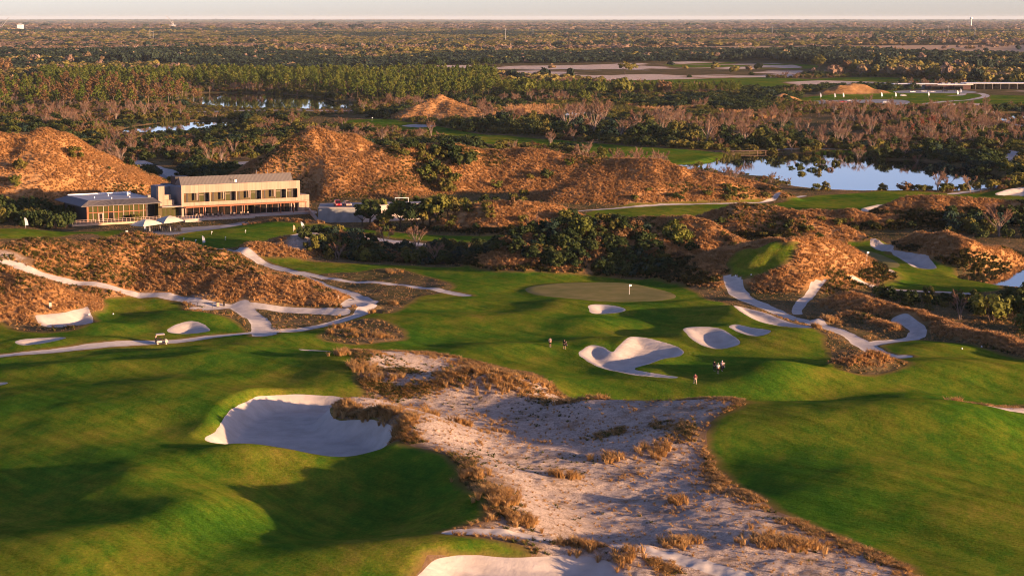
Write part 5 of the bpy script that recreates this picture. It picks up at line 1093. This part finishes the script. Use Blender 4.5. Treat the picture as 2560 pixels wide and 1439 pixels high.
for px, py, k, s, lb in ((1690, 600, 'yellow', 1.5, 'bright yellow green round bush on the dark dune crest in the middle'), (1452, 585, 'yellow', 1.2, 'yellow topped bush on the left crest of the shrubby dark dune'), (1415, 556, 'yellow', 1.1, 'green bush at the right end of the dark mid dune'), (1430, 548, 'dark', 1.0, 'dark bush at the right foot of the dark mid dune'),
        (1258, 374, 'olive', 1.4, 'round green bush on the skyline of the long dune'), (1365, 445, 'dark', .95, 'dark round bush on the face of the long dune'), (1425, 413, 'yellow', .8, 'small green bush on the upper face of the long dune'), (1325, 448, 'olive', .6, 'small olive bush left of the dark round bush on the long dune'),
        (1745, 423, 'olive', .9, 'olive bush on the pond side end of the long dune'), (1775, 430, 'olive', .5, 'little olive bush near the pond on the long dune'), (1505, 388, 'olive', 1.1, 'olive bush on the knoll behind the long dune'), (1530, 386, 'yellow', .8, 'yellow bush on the knoll behind the long dune'), (190, 394, 'olive', 1.2, 'dark olive patch of bush high on the left dune'), (322, 414, 'dark', .9, 'dark bush on the right slope line of the left dune'), (50, 425, 'olive', 1.1, 'olive bush at the left edge of the left dune'), (40, 466, 'yellow', 1.1, 'yellow green bush low on the left dune'), (272, 424, 'dark', .35, 'tiny dark bush on the left dune slope'),
        (2440, 760, 'olive', .9, 'olive shrub left of the yellow tree at the right edge'), (1985, 400, 'olive', 1.0, 'rounded olive shrub on the pond islet'), (1240, 470, 'yellow', .9, 'yellow green bush at the foot of the long dune near the gully'), (2065, 476, 'olive', .9, 'sunlit thin bush on the pond bank beside the green fairway'), (2040, 477, 'yellow', .8, 'small yellow bush on the pond bank'), (340, 556, 'olive', .8, 'dry olive bush in front of the glazed wing'), (350, 552, 'dark', .75, 'dark rounded bush against the glazed wing')):
    x_, y_, z_ = hit(px, py); put('bush', random.choice(SH[k]), x_, y_, s, lb, 'bush', None)
# foot of the central dunes
cluster([(1000, 500), (1350, 505), (1360, 520), (1200, 532), (1010, 520)], 34, ['olive', 'yellow', 'dark', 'olive'], (.5, .95), 3.5, 'bush along the foot of the long dune', 'bushes along the foot of the long dune')
cluster([(1135, 560), (1330, 560), (1340, 585), (1140, 585)], 18, ['rust', 'olive', 'rust', 'dark'], (.4, .8), 2.5, 'bush at the foot of the dark mid dune', 'bushes at the foot of the dark mid dune')
# front of the shrubby dune and its neighbours
for poly, n, kinds, lb in (([(1340, 610), (1560, 600), (1700, 640), (1690, 668), (1500, 660), (1350, 650)], 60, ['dark', 'olive', 'dark', 'rust'], 'shrub on the front of the dark shrubby dune'), ([(1640, 570), (1790, 590), (1850, 630), (1760, 640), (1660, 610)], 8, ['dark', 'olive'], 'shrub on the shaded side of the rounded orange dune'), ([(1790, 545), (1960, 545), (2060, 580), (2160, 600), (2000, 608), (1820, 605)], 16, ['olive', 'olive', 'dark', 'rust'], 'shrub on the front of the broad orange dune'),
        ([(2020, 545), (2200, 555), (2400, 560), (2400, 575), (2150, 578)], 14, ['olive', 'dark', 'olive'], 'shrub on the front of the ridge right of the broad dune'), ([(1850, 468), (1950, 490), (1900, 502), (1560, 500), (1540, 480), (1700, 476)], 16, ['olive', 'dark', 'yellow'], 'shrub at the foot of the long dune beside the far green')):
    for px_py in range(n):
        for _ in range(30):
            px, py = random.uniform(min(p[0] for p in poly), max(p[0] for p in poly)), random.uniform(min(p[1] for p in poly), max(p[1] for p in poly))
            if sdf_poly(poly, np.array([px]), np.array([py]))[0] > 0: break
        x_, y_, z_ = hit(px, py); EXTRA.append((x_, y_, random.uniform(.35, .7), {'dark': 2, 'olive': 0, 'rust': 3}.get(random.choice(kinds), 0)))
# dark belt on the right
cluster([(2350, 585), (2420, 552), (2640, 545), (2640, 600), (2480, 604), (2380, 600)], 42, ['dark', 'dark', 'olive', 'blue'], (.8, 1.4), 3.6, 'shrub in the dark belt behind the right bunker dune', 'shrubs in the dark belt at the right', bare=.08, lab_bare='bare shrub tree in the dark belt at the right')
cluster([(2470, 800), (2560, 770), (2640, 790), (2640, 850), (2540, 830)], 9, ['olive', 'yellow'], (.8, 1.3), 3.0, 'shrub at the right edge beyond the orange dune', 'shrubs at the right edge')
cluster([(2520, 760), (2600, 720), (2700, 720), (2700, 780), (2560, 790)], 14, ['dark', 'dark', 'blue'], (1.1, 1.7), 3.5, 'bushy tree at the right edge below the pond', 'dark bushy trees at the right edge')
x_, y_ = at(2480, 800); put('spreading_tree', SH['yellow'][2], x_, y_, 1.75, 'spreading yellow tipped tree in front of dark trees at the right edge', 'tree', None); x_, y_ = at(2400, 795); tree('bare_tree', BR[2][0], BR[2][1], x_, y_, .75, 'bare pink stemmed tree left of the yellow tipped tree', 'bare tree', None)
x_, y_ = at(2178, 738); tree('bare_tree', BR[0][0], BR[0][1], x_, y_, .62, 'bare pinkish shrub beside the narrow right path', 'bare tree', None); put('bush', SH['yellow'][0], x_ + 1.5, y_ - 2, .8, 'yellow green bush at the foot of the bare pinkish shrub', 'bush', None)
cluster([(2200, 735), (2420, 745), (2460, 790), (2300, 775), (2200, 755)], 22, ['dark', 'dark', 'olive'], (.4, .8), 2.4, 'bush in the dark hollow behind the right orange dune', 'bushes in the hollow behind the right orange dune')
# left of the clubhouse
cluster([(-60, 520), (60, 515), (150, 535), (205, 566), (60, 572), (-60, 572)], 34, ['dark', 'dark', 'olive', 'dark'], (.9, 1.5), 3.5, 'bushy tree in the shade left of the glazed wing', 'bushy trees left of the glazed wing')
# pond side
cluster([(1990, 440), (2100, 425), (2120, 402), (2020, 398), (1960, 420)], 14, ['olive', 'dark', 'rust'], (.6, 1.0), 4.0, 'shrub on the reedy islet in the large pond', 'shrubs on the pond islet', z=POND_Z)
cluster([(2320, 428), (2470, 436), (2480, 424), (2340, 412)], 11, ['dark', 'blue', 'dark'], (.9, 1.5), 4.0, 'shrub on the right shore of the large pond', 'shrubs on the right shore of the large pond', z=POND_Z)
cluster([(2080, 398), (2300, 402), (2330, 394), (2100, 390)], 16, ['dark', 'olive', 'rust'], (.5, 1.0), 4.0, 'shrub on the far bank of the large pond', 'shrubs on the far pond bank', bare=.3, lab_bare='bare shrub on the far bank of the large pond')
# thicket and bare trees beyond the pond
cluster([(1180, 318), (1300, 335), (1500, 350), (1640, 362), (1790, 370), (1960, 373), (1980, 345), (1800, 325), (1500, 315), (1230, 305)], 120, ['dark', 'dark', 'blue', 'dark', 'olive'], (1.5, 2.4), 6.0, 'tree in the dense dark wood behind the far fairway', 'dense wood behind the far fairway', 'bushy_tree', 'tree', bare=.12, lab_bare='grey bare tree in the dense dark wood behind the far fairway')
for x_, y_ in inpoly([(1560, 318), (1880, 300), (2100, 290), (2490, 290), (2500, 345), (2440, 362), (2000, 365), (1880, 345)], 105, 0, 6.5):
    b = random.choice(BR); tree('bare_tree', b[0], b[1], x_, y_, random.uniform(1.0, 1.5), 'pinkish bare tree in the belt of bare trees beyond the pond', 'bare tree', 'belt of bare trees beyond the pond')
for px, py, s in ((2300, 330, 1.3), (2322, 326, 1.4), (2285, 340, 1.1), (2345, 330, 1.1)): x_, y_ = at(px, py); tree('red_maple', BRED[0], BRED[1], x_, y_, s, 'red budded tree among the bare trees beyond the pond', 'tree', 'red budded trees beyond the pond')
cluster([(1900, 365), (2450, 368), (2520, 345), (2640, 345), (2640, 372), (2450, 376), (1960, 376)], 55, ['dark', 'dark', 'olive', 'blue'], (1.0, 1.9), 5.0, 'shrub along the near edge of the bare tree belt', 'shrubs along the near edge of the bare tree belt', soft=True)
# pines
pq = []
for poly, n in (([(-40, 225), (120, 222), (470, 215), (488, 262), (250, 285), (-40, 285)], 230), ([(480, 205), (850, 205), (1050, 212), (1250, 232), (1060, 268), (890, 263), (780, 236), (500, 229)], 330), ([(1050, 215), (1330, 225), (1330, 248), (1200, 248), (1080, 258)], 150), ([(1240, 226), (1500, 229), (1480, 241), (1260, 237)], 110), ([(1500, 229), (1700, 231), (1850, 234), (1840, 241), (1560, 242)], 120), ([(480, 196), (1240, 196), (1240, 212), (480, 206)], 240), ([(100, 200), (480, 200), (480, 218), (100, 222)], 250)):
    for x_, y_ in inpoly(poly, n, 0, 4.0): pq.append((x_, y_, poly[0][0] < 0))
sml = lambda x_: .68 if x_ / 1600 * FPX + 1280 > 1250 else 1.0
pq = [p for p in pq if int(pick(ZONEg, np.array([p[0]]), np.array([p[1]]))[0]) not in (1, 3, 4, 5, 6, 7)]
pq.sort(key=lambda p: p[1]); rest = []; npn = ncy = 0
for x_, y_, mixd in pq:
    if mixd and random.random() < .5:
        b = random.choice(CY); tree('cypress', b[0], b[1], x_, y_, random.uniform(.75, 1.1), 'tan brown half bare tree among the pines at the far left', 'tree', 'tan trees among the left pines')
    elif npn < 300:
        b = random.choice(PI_); npn += 1; tree('pine_tree', b[0], b[1], x_, y_, random.uniform(.8, 1.15) * sml(x_), 'tall pine in the ' + ('left stand of mixed pines behind the small pond' if mixd else ('pine wood along the far road' if x_ < 40 else 'right end of the pine wood')), 'pine tree', 'left pines' if mixd else ('pines along the far road' if x_ < 40 else 'pines at the right end of the wood'))
    else: rest.append((x_, y_))
rest = np.array(rest); stuff('pine_wood', np.column_stack([rest, hz(rest[:, 0], rest[:, 1])]), (RNG.uniform(.8, 1.15, len(rest)) * np.array([sml(q) for q in rest[:, 0]]))[:, None].repeat(3, 1), RNG.integers(0, 5, len(rest)), [p[2] for p in PI_])
# single far trees
for px, py, s, i, lb in ((1562, 186, 1.9, 0, 'lone round tree standing in the far sand waste'), (10, 192, 2.6, 3, 'big rusty round tree at the far left edge'), (1092, 180, 2.2, 2, 'dark round tree left of the far sand waste'), (1182, 178, 1.9, 2, 'dark tree, left of a close pair, at the edge of the far sand'), (1216, 178, 2.1, 2, 'dark tree, right of a close pair, at the edge of the far sand'), (2048, 180, 2.6, 0, 'broad golden tree right of the far sand waste'), (2115, 180, 1.7, 3, 'rusty tree right of the broad golden tree'), (2275, 197, 1.3, 3, 'small orange tree before the dark far wood'), (1318, 246, 2.2, 4, 'round yellow green tree beside the far road'), (1490, 248, 1.9, 4, 'low yellow green tree in the wetland'), (1550, 254, 2.4, 4, 'broad yellow green tree in the wetland'), (1458, 262, 1.4, 4, 'small round green tree in the wetland'), (1660, 240, 1.7, 3, 'pinkish rusty tree at the end of the pine wood')):
    x_, y_ = at(px, py); t = thing('round_tree', (x_, y_, hz1(x_, y_) - .1), px * .01, lb, 'tree'); t.scale = (s, s, s); link('trunk', OK_[i][1], t); link('crown', OK_[i][0], t)
# thicket between the left dune and the far ponds
cluster([(410, 420), (560, 424), (640, 405), (700, 375), (760, 350), (980, 345), (1010, 340), (860, 320), (700, 322), (600, 352), (300, 358), (200, 338), (300, 385)], 110, ['dark', 'olive', 'olive', 'rust', 'dark'], (1.0, 1.7), 5.5, 'shrub in the scrub between the clubhouse dune and the far ponds', 'scrub between the clubhouse dune and the far ponds', soft=True, lab_bare='bare shrub in the scrub between the clubhouse dune and far ponds')
cluster([(-60, 305), (200, 298), (280, 318), (230, 340), (160, 332), (-60, 346)], 40, ['olive', 'rust', 'dark', 'yellow'], (1.1, 1.9), 6.0, 'shrub in the scrub behind the left dune', 'scrub behind the left dune', soft=True)

# ---------------------------------------------------------------- grass, tufts, scrub, far forest
L_brush = leafmat('dune_brush', (.022, .032, .010), (.05, .055, .014), (.12, .085, .028), 0.2)
G_ = [clump_mesh('straw_clump', 200 + i, L_straw, 26, 1.0, .5, .06, .3) for i in range(4)] + [clump_mesh('weed_clump', 210 + i, L_strawg, 24, .95, .5, .075, .3) for i in range(2)] + [clump_mesh('dune_brush', 220 + i, L_brush, 26, 1.0, .6, .10, .3) for i in range(2)]
X1, Y1 = uni(-.30, .30, 330, 720, 330000); X2, Y2 = uni(-.30, .30, 720, 1300, 90000)
X = np.concatenate([X1, X2]); Y = np.concatenate([Y1, Y2]); zn = pick(ZONEg, X, Y); dh = pick(DHg, X, Y)
k = (zn == 0) & ((dh > .35) | (RNG.random(len(X)) < .3)) & (pick(Pg, X, Y) < -.7) & (pick(Bg, X, Y) < -.8)
bare = fbm(X, Y, 16, 3, 21); k &= (bare > -.5) | (RNG.random(len(X)) < .4)
X = X[k]; Y = Y[k]; dh = dh[k]; gw = fbm(X, Y, 22, 3, 22); idx = np.where((gw > .27 - .25 * (dh < .5)) & (RNG.random(len(X)) < .5), RNG.integers(4, 6, len(X)), RNG.integers(0, 4, len(X)))
br = (X > -30) & (Y > 440) & (Y < 625) & (dh < 2.3 + 2.6 * fbm(X, Y, 15, 3, 61)) & (dh > .3) & (RNG.random(len(X)) < .8)
idx = np.where(br, RNG.integers(6, 8, len(X)), idx)
top = (X < -22) & (Y > 395) & (Y < 490) & (dh > 5.5 + 3 * fbm(X, Y, 14, 3, 62)) & (RNG.random(len(X)) < .38); idx = np.where(top, RNG.integers(4, 6, len(X)), idx)
sc = RNG.uniform(.65, 1.15, len(X)) * np.where(br, 1.25, 1.0) * np.where(Y > 720, 1.4, 1.0) * np.where(dh < .6, .5, 1.0) * np.clip(.55 + .35 * dh, .55, 1.0)
stuff('dune_grass', np.column_stack([X, Y, hz(X, Y) - .03]), np.column_stack([sc * 1.15, sc * 1.15, sc * RNG.uniform(.5, .85, len(X))]), idx, G_)
# tufts on the waste ground and along ragged edges
T_ = [clump_mesh('tuft', 230 + i, L_tuft, 24, .50, .40, .032, .5) for i in range(4)] + [clump_mesh('green_tuft', 240, L_strawg, 15, .45, .45, .08, .5)]
X, Y = uni(-.30, .30, 188, 420, 150000); zn = pick(ZONEg, X, Y); sw = pick(Wg, X, Y); r = RNG.random(len(X))
cl = fbm(X, Y, 7, 3, 23) + .35 * fbm(X, Y, 40, 2, 24); rim = np.exp(-np.maximum(sw, 0) / 2.2)
k = (zn == 2) & (r < np.clip(.17 + .9 * sstep(.2, .55, cl) * .5 + .85 * rim * (fbm(X, Y, 14, 2, 25) > -.15), 0, 1)) & (pick(Bg, X, Y) < -.4)
k |= (zn == 0) & (Y < 400) & (r < .10) & (pick(Pg, X, Y) < -.8)
X = X[k]; Y = Y[k]; sc = RNG.uniform(.28, 1.1, len(X)) * (.75 + .6 * sstep(.2, .6, cl[k]) + .4 * rim[k]); idx = RNG.integers(0, 4, len(X)); idx[(fbm(X, Y, 10, 2, 26) > .25) & (RNG.random(len(X)) < .6)] = 4
stuff('sand_tufts', np.column_stack([X, Y, hz(X, Y) - .02]), np.column_stack([sc, sc, sc]), idx, T_)
# mats of low straw along the edges of the waste ground
BD = []
def band(pts, w, n, green=0.0):
    q = np.array([at(*p) for p in pts]); L = np.r_[0, np.cumsum(np.hypot(*np.diff(q, axis=0).T))]
    t = RNG.random(n) * L[-1]; X = np.interp(t, L, q[:, 0]) + RNG.normal(0, w / 2, n); Y = np.interp(t, L, q[:, 1]) + RNG.normal(0, w / 2, n)
    k = fbm(X, Y, 5, 2, 71) > -.25; BD.append(np.column_stack([X, Y, (RNG.random(n) < green)])[k])
band([(845, 898), (960, 892), (1060, 897), (1180, 914), (1260, 930), (1320, 950)], 3.2, 1000); band([(1300, 945), (1400, 985), (1470, 1006)], 3.0, 700); band([(1470, 1010), (1560, 1022), (1700, 1042), (1790, 1056), (1855, 1072)], 2.0, 800)
band([(850, 905), (880, 935), (900, 975), (930, 990)], 2.6, 800, .6); band([(900, 985), (1000, 1000), (1080, 995)], 2.6, 700, .6); band([(1080, 995), (1150, 985), (1230, 980), (1300, 995), (1340, 1005)], 3.0, 900, .12); band([(940, 960), (1000, 950), (1040, 945)], 1.6, 260, .7)
band([(828, 1050), (870, 1064), (930, 1084), (985, 1106), (1015, 1125), (1000, 1145)], 2.2, 1000, .15); band([(990, 1140), (1060, 1160), (1130, 1185)], 1.6, 350, .3)
band([(1130, 1190), (1165, 1240), (1200, 1290), (1240, 1330), (1300, 1352)], 2.4, 1300, .55); band([(1400, 1390), (1480, 1398), (1560, 1420), (1680, 1442)], 1.4, 600, .2); band([(1860, 1075), (1800, 1104), (1772, 1130), (1790, 1190)], 1.6, 420, .35)
band([(1790, 1190), (1840, 1230), (1960, 1302), (2080, 1354), (2200, 1404), (2300, 1450)], 2.4, 1300, .1); band([(1480, 1105), (1600, 1090), (1720, 1110), (1700, 1140)], 2.6, 500, .4); band([(1440, 1024), (1500, 1028)], 2.2, 260, .1)
band([(840, 1075), (880, 1060), (830, 1045)], 1.2, 160); band([(2372, 1016), (2430, 1008), (2540, 998)], 2.4, 420, .3); band([(2090, 918), (2160, 925), (2230, 928)], 4.0, 900, .2)
BD = np.vstack(BD); BD = BD[~np.isin(pick(ZONEg, BD[:, 0], BD[:, 1]), (1, 3, 4, 5))]; sc = RNG.uniform(.45, 1.0, len(BD)); idx = np.where(BD[:, 2] > 0, 4, RNG.integers(0, 4, len(BD)))
stuff('edge_grass', np.column_stack([BD[:, :2], hz(BD[:, 0], BD[:, 1]) - .02]), np.column_stack([sc * 1.1, sc * 1.1, sc]), idx, [clump_mesh('edge_straw', 270 + i, L_tuft, 24, .55, .5, .04, .5) for i in range(4)] + [clump_mesh('edge_green', 276, L_strawg, 24, .5, .5, .05, .5)])
# patches of tall tufts that stand alone
TP = []
for px, py, n, rx in ((980, 678, 14, 1.8), (1420, 1212, 26, 2.2), (1160, 1070, 16, 2.0), (880, 835, 16, 1.6), (850, 822, 12, 1.4), (950, 850, 22, 1.9), (890, 850, 8, 1.0), (828, 845, 8, .8), (985, 765, 8, .8), (930, 790, 8, .7), (1340, 985, 26, 3.2), (1180, 985, 70, 4.5), (1250, 1000, 40, 3.5), (1480, 1025, 30, 2.4), (1410, 1025, 16, 1.8), (1080, 1075, 14, 1.4), (1310, 1350, 26, 2.0), (1240, 1310, 40, 2.4), (1190, 1240, 26, 2.0), (1260, 1330, 30, 2.0), (1640, 1150, 40, 2.6), (1520, 1160, 26, 2.2), (1690, 1380, 30, 2.0), (1930, 1375, 60, 3.0), (2000, 1385, 40, 3.0), (1700, 1270, 14, 1.6), (1450, 1400, 24, 2.0), (1560, 1425, 34, 2.4), (1420, 1390, 16, 1.5), (2390, 1013, 12, 1.2), (1530, 893, 6, .6), (1530, 897, 5, .5), (2150, 922, 40, 2.6), (2200, 930, 30, 2.0), (2070, 815, 20, 2.0), (2240, 832, 20, 1.6), (2040, 838, 14, 1.0), (1010, 1130, 30, 1.8), (980, 1100, 24, 2.2), (870, 1062, 24, 2.4), (920, 1085, 24, 2.2), (855, 935, 20, 1.8), (900, 960, 40, 2.6), (950, 975, 30, 3.0)):
    cx_, cy_ = at(px, py)
    for _ in range(n): TP.append((cx_ + random.gauss(0, rx * .55), cy_ + random.gauss(0, rx * .55)))
TP = np.array(TP); TP = TP[~np.isin(pick(ZONEg, TP[:, 0], TP[:, 1]), (3, 4)) & (pick(Bg, TP[:, 0], TP[:, 1]) < .6)]; sc = RNG.uniform(.7, 1.4, len(TP)); idx = RNG.integers(0, 4, len(TP))
stuff('tall_tufts', np.column_stack([TP, hz(TP[:, 0], TP[:, 1]) - .03]), np.column_stack([sc, sc, sc * 1.1]), idx, [clump_mesh('tall_tuft', 250 + i, L_tuft, 36, .85, .55, .036, .5) for i in range(4)])
# lowland scrub and reeds
LOW = [SH['olive'][0], SH['olive'][1], SH['dark'][0], SH['rust'][0], SH['dark'][1], BR[0][2], SH['blue'][0], SH['yellow'][0], BR[2][2]]
X, Y = uni(-.30, .30, 690, 2100, 34000, .6); zn = pick(ZONEg, X, Y); dh = pick(DHg, X, Y); w = fbm(X, Y * .5, 90, 3, 31); w2 = fbm(X, Y * .6, 45, 3, 32)
reed = sdf_poly([at(*q) for q in [(1260, 268), (1500, 262), (1620, 270), (1900, 285), (1880, 300), (1500, 282), (1400, 290), (1240, 296)]], X, Y, 30) > 0
pav_clear = np.zeros(len(X), bool)
for poly in ([(1240, 192), (1700, 196), (2070, 196), (2220, 205), (2060, 222), (1900, 228), (1500, 212)], [(2000, 232), (2640, 215), (2640, 268), (2260, 268), (2000, 262)], [(330, 395), (440, 400), (480, 460), (380, 455)], [(560, 398), (720, 396), (680, 440), (560, 440)]): pav_clear |= sdf_poly([at(*q) for q in poly], X, Y, 30) > 0
k = (zn == 0) & (dh < .8) & (w > -.38) & ~pav_clear & ~reed; X = X[k]; Y = Y[k]; w2 = w2[k]; w = w[k]; r = RNG.random(len(X))
idx = np.where(w2 > .18, np.where(r < .5, 2, np.where(r < .8, 4, 6)), np.where(w2 > -.1, np.where(r < .5, 0, np.where(r < .85, 1, 7)), np.where(r < .35, 3, np.where(r < .75, 0, np.where(r < .88, 5, 8)))))
sc = RNG.uniform(.45, 1.25, len(X)) * (1 + .5 * sstep(0, .5, w2)); EX = np.array(EXTRA); EX = EX[~np.isin(pick(ZONEg, EX[:, 0], EX[:, 1]), (3, 4, 5, 6, 7))]
vis = np.zeros(len(X), bool)
for poly in ([(250, 300), (600, 298), (620, 345), (250, 350)], [(460, 240), (880, 250), (900, 300), (460, 296)], [(1390, 276), (1490, 270), (1500, 310), (1380, 312)], [(1660, 408), (1900, 392), (2000, 460), (2010, 490), (1880, 470), (1700, 440)]): vis |= sdf_poly([at(*q) for q in poly], X, Y, 30) > 0
sc = np.where(vis, sc * .42, sc); X = np.concatenate([X, EX[:, 0]]); Y = np.concatenate([Y, EX[:, 1]]); sc = np.concatenate([sc, EX[:, 2]]); idx = np.concatenate([idx, EX[:, 3].astype(int)])
stuff('lowland_scrub', np.column_stack([X, Y, hz(X, Y) - .2]), np.column_stack([sc * 1.15, sc * 1.15, sc * .95]), idx, LOW)
REED = [clump_mesh('reed', 260 + i, L_straw, 16, 2.2, .9, .16, .2) for i in range(2)] + [clump_mesh('green_reed', 263, L_strawg, 16, 2.0, .9, .18, .2)]
X, Y = uni(-.30, .30, 690, 1500, 60000, .5); zn = pick(ZONEg, X, Y)
near_pond = np.full(len(X), -30.0)
far_side = np.zeros(len(X), bool)
for p in PONDS:
    sp = sdf_poly(p, X, Y, 30); near_pond = np.maximum(near_pond, sp); pa = np.array(p); far_side |= (sp > -20) & (Y > pa[:, 1].min() + .72 * (pa[:, 1].max() - pa[:, 1].min()))
reed = sdf_poly([at(*q) for q in [(1240, 264), (1500, 258), (1640, 266), (1960, 285), (1940, 300), (1500, 286), (1400, 296), (1220, 300)]], X, Y, 30) > 0
k = (reed | ((near_pond > -9) & (near_pond < 1.5) & (fbm(X, Y, 25, 2, 41) > -.1) & far_side)) & ((zn == 0) | ((zn == 7) & (near_pond < 1.5)))
X = X[k]; Y = Y[k]; idx = np.where(fbm(X, Y, 50, 2, 42) > 0.1, 2, RNG.integers(0, 2, len(X))); idx[near_pond[k] > -9] = 2
stuff('reeds', np.column_stack([X, Y, hz(X, Y)]), RNG.uniform(.7, 1.3, (len(X), 1)).repeat(3, 1), idx, REED)
# far forest
def blob(name, seed, mat, n=46, rx=4.2, rz=3.6, zc=5.0, leaf=1.9):
    q = crown(seed, 9, n // 4, leaf, rx, rz, zc, (.3, .5), -.4, (.4, .9), .5); return npmesh(name, q[0], q[1], [mat])
F_brown = leafmat('far_brown', (.15, .10, .052), (.22, .15, .078), (.29, .205, .11), .1); F_pink = leafmat('far_pinkish', (.15, .095, .068), (.21, .14, .10), (.27, .185, .135), .1)
F_olive = leafmat('far_olive', (.085, .085, .02), (.155, .135, .032), (.23, .185, .05), .1); F_dark = leafmat('far_dark', (.012, .024, .016), (.02, .035, .022), (.035, .05, .028), .1)
FB = []
for j, mt in enumerate((F_brown, F_pink, F_olive, F_dark)): FB += [blob('far_tree', 300 + 5 * j + i, mt, 70) for i in range(2)]
def forest(name, d0, d1, n, sw_, sh_, lam, p=.8):
    X, Y = uni(-.33, .33, d0, d1, n, p); zn = pick(ZONEg, X, Y); w = 1.25 * fbm(X * .5, Y * .42, lam, 4, 51) + .3 * fbm(X * .8, Y * .5, lam * .25, 2, 54) - .02 + .16 * (Y < 3300); op = fbm(X * .4, Y * .45, lam * 1.3, 3, 52)
    field = np.zeros(len(X), bool)
    for poly in ([(1500, 118), (1800, 116), (2640, 112), (2640, 139), (2200, 138), (2000, 131), (1560, 126)], [(2350, 92), (2640, 91), (2640, 97), (2400, 97)], [(240, 160), (700, 163), (700, 170), (240, 170)], [(950, 172), (1300, 160), (1900, 152), (2070, 165), (2220, 200), (2060, 215), (1900, 226), (1500, 212), (1240, 192), (960, 184)]): field |= sdf_poly([at(*q) for q in poly], X, Y, 200) > 0
    k = ((zn == 0) | (zn == 7)) & (op > -.45) & ~(field & (RNG.random(len(X)) < .985)); X = X[k]; Y = Y[k]; w = w[k]; r = RNG.random(len(X)); m2 = RNG.integers(0, 2, len(X))
    kind = np.where(w > .40, 3, np.where(w > .06, np.where(r < .78, 2, 0), np.where(w > -.12, np.where(r < .6, 0, np.where(r < .85, 2, 3)), np.where(r < .6, 1, 0))))
    kind = np.where(r > .97, RNG.integers(0, 4, len(X)), kind)
    tall = np.where(kind == 3, 1.25, 1.0) * np.where(r > .97, 1.35, 1.0) * (.72 + .55 * sstep(-.3, .4, fbm(X * .7, Y * .3, lam * .6, 2, 53)))
    s = RNG.uniform(.7, 1.3, len(X))
    stuff(name, np.column_stack([X, Y, hz(X, Y) - .5]), np.column_stack([s * sw_, s * sw_, s * tall * sh_]), kind * 2 + m2, FB)
forest('mixed_wood', 1800, 3600, 36000, 1.15, .9, 420, 1.0); forest('far_wood', 3600, 9000, 60000, 2.0, 1.05, 1100, .6); forest('horizon_wood', 9000, 46000, 50000, 7.0, 1.5, 5200, .15)

# ---------------------------------------------------------------- air
hm = bpy.data.materials.new('haze_air'); hm.use_nodes = True; nt = hm.node_tree; nt.nodes.clear(); ho = nt.nodes.new('ShaderNodeOutputMaterial'); pv = nt.nodes.new('ShaderNodeVolumePrincipled')
pv.inputs['Color'].default_value = (.74, .88, 1.0, 1); pv.inputs['Density'].default_value = 1.5e-5; pv.inputs['Anisotropy'].default_value = 0.0; nt.links.new(pv.outputs[0], ho.inputs['Volume'])
hb = MB(); hb.box(-70000, 70000, -21000, 62000, -6, 84); tag(hb.build('haze', hm), kind='stuff')
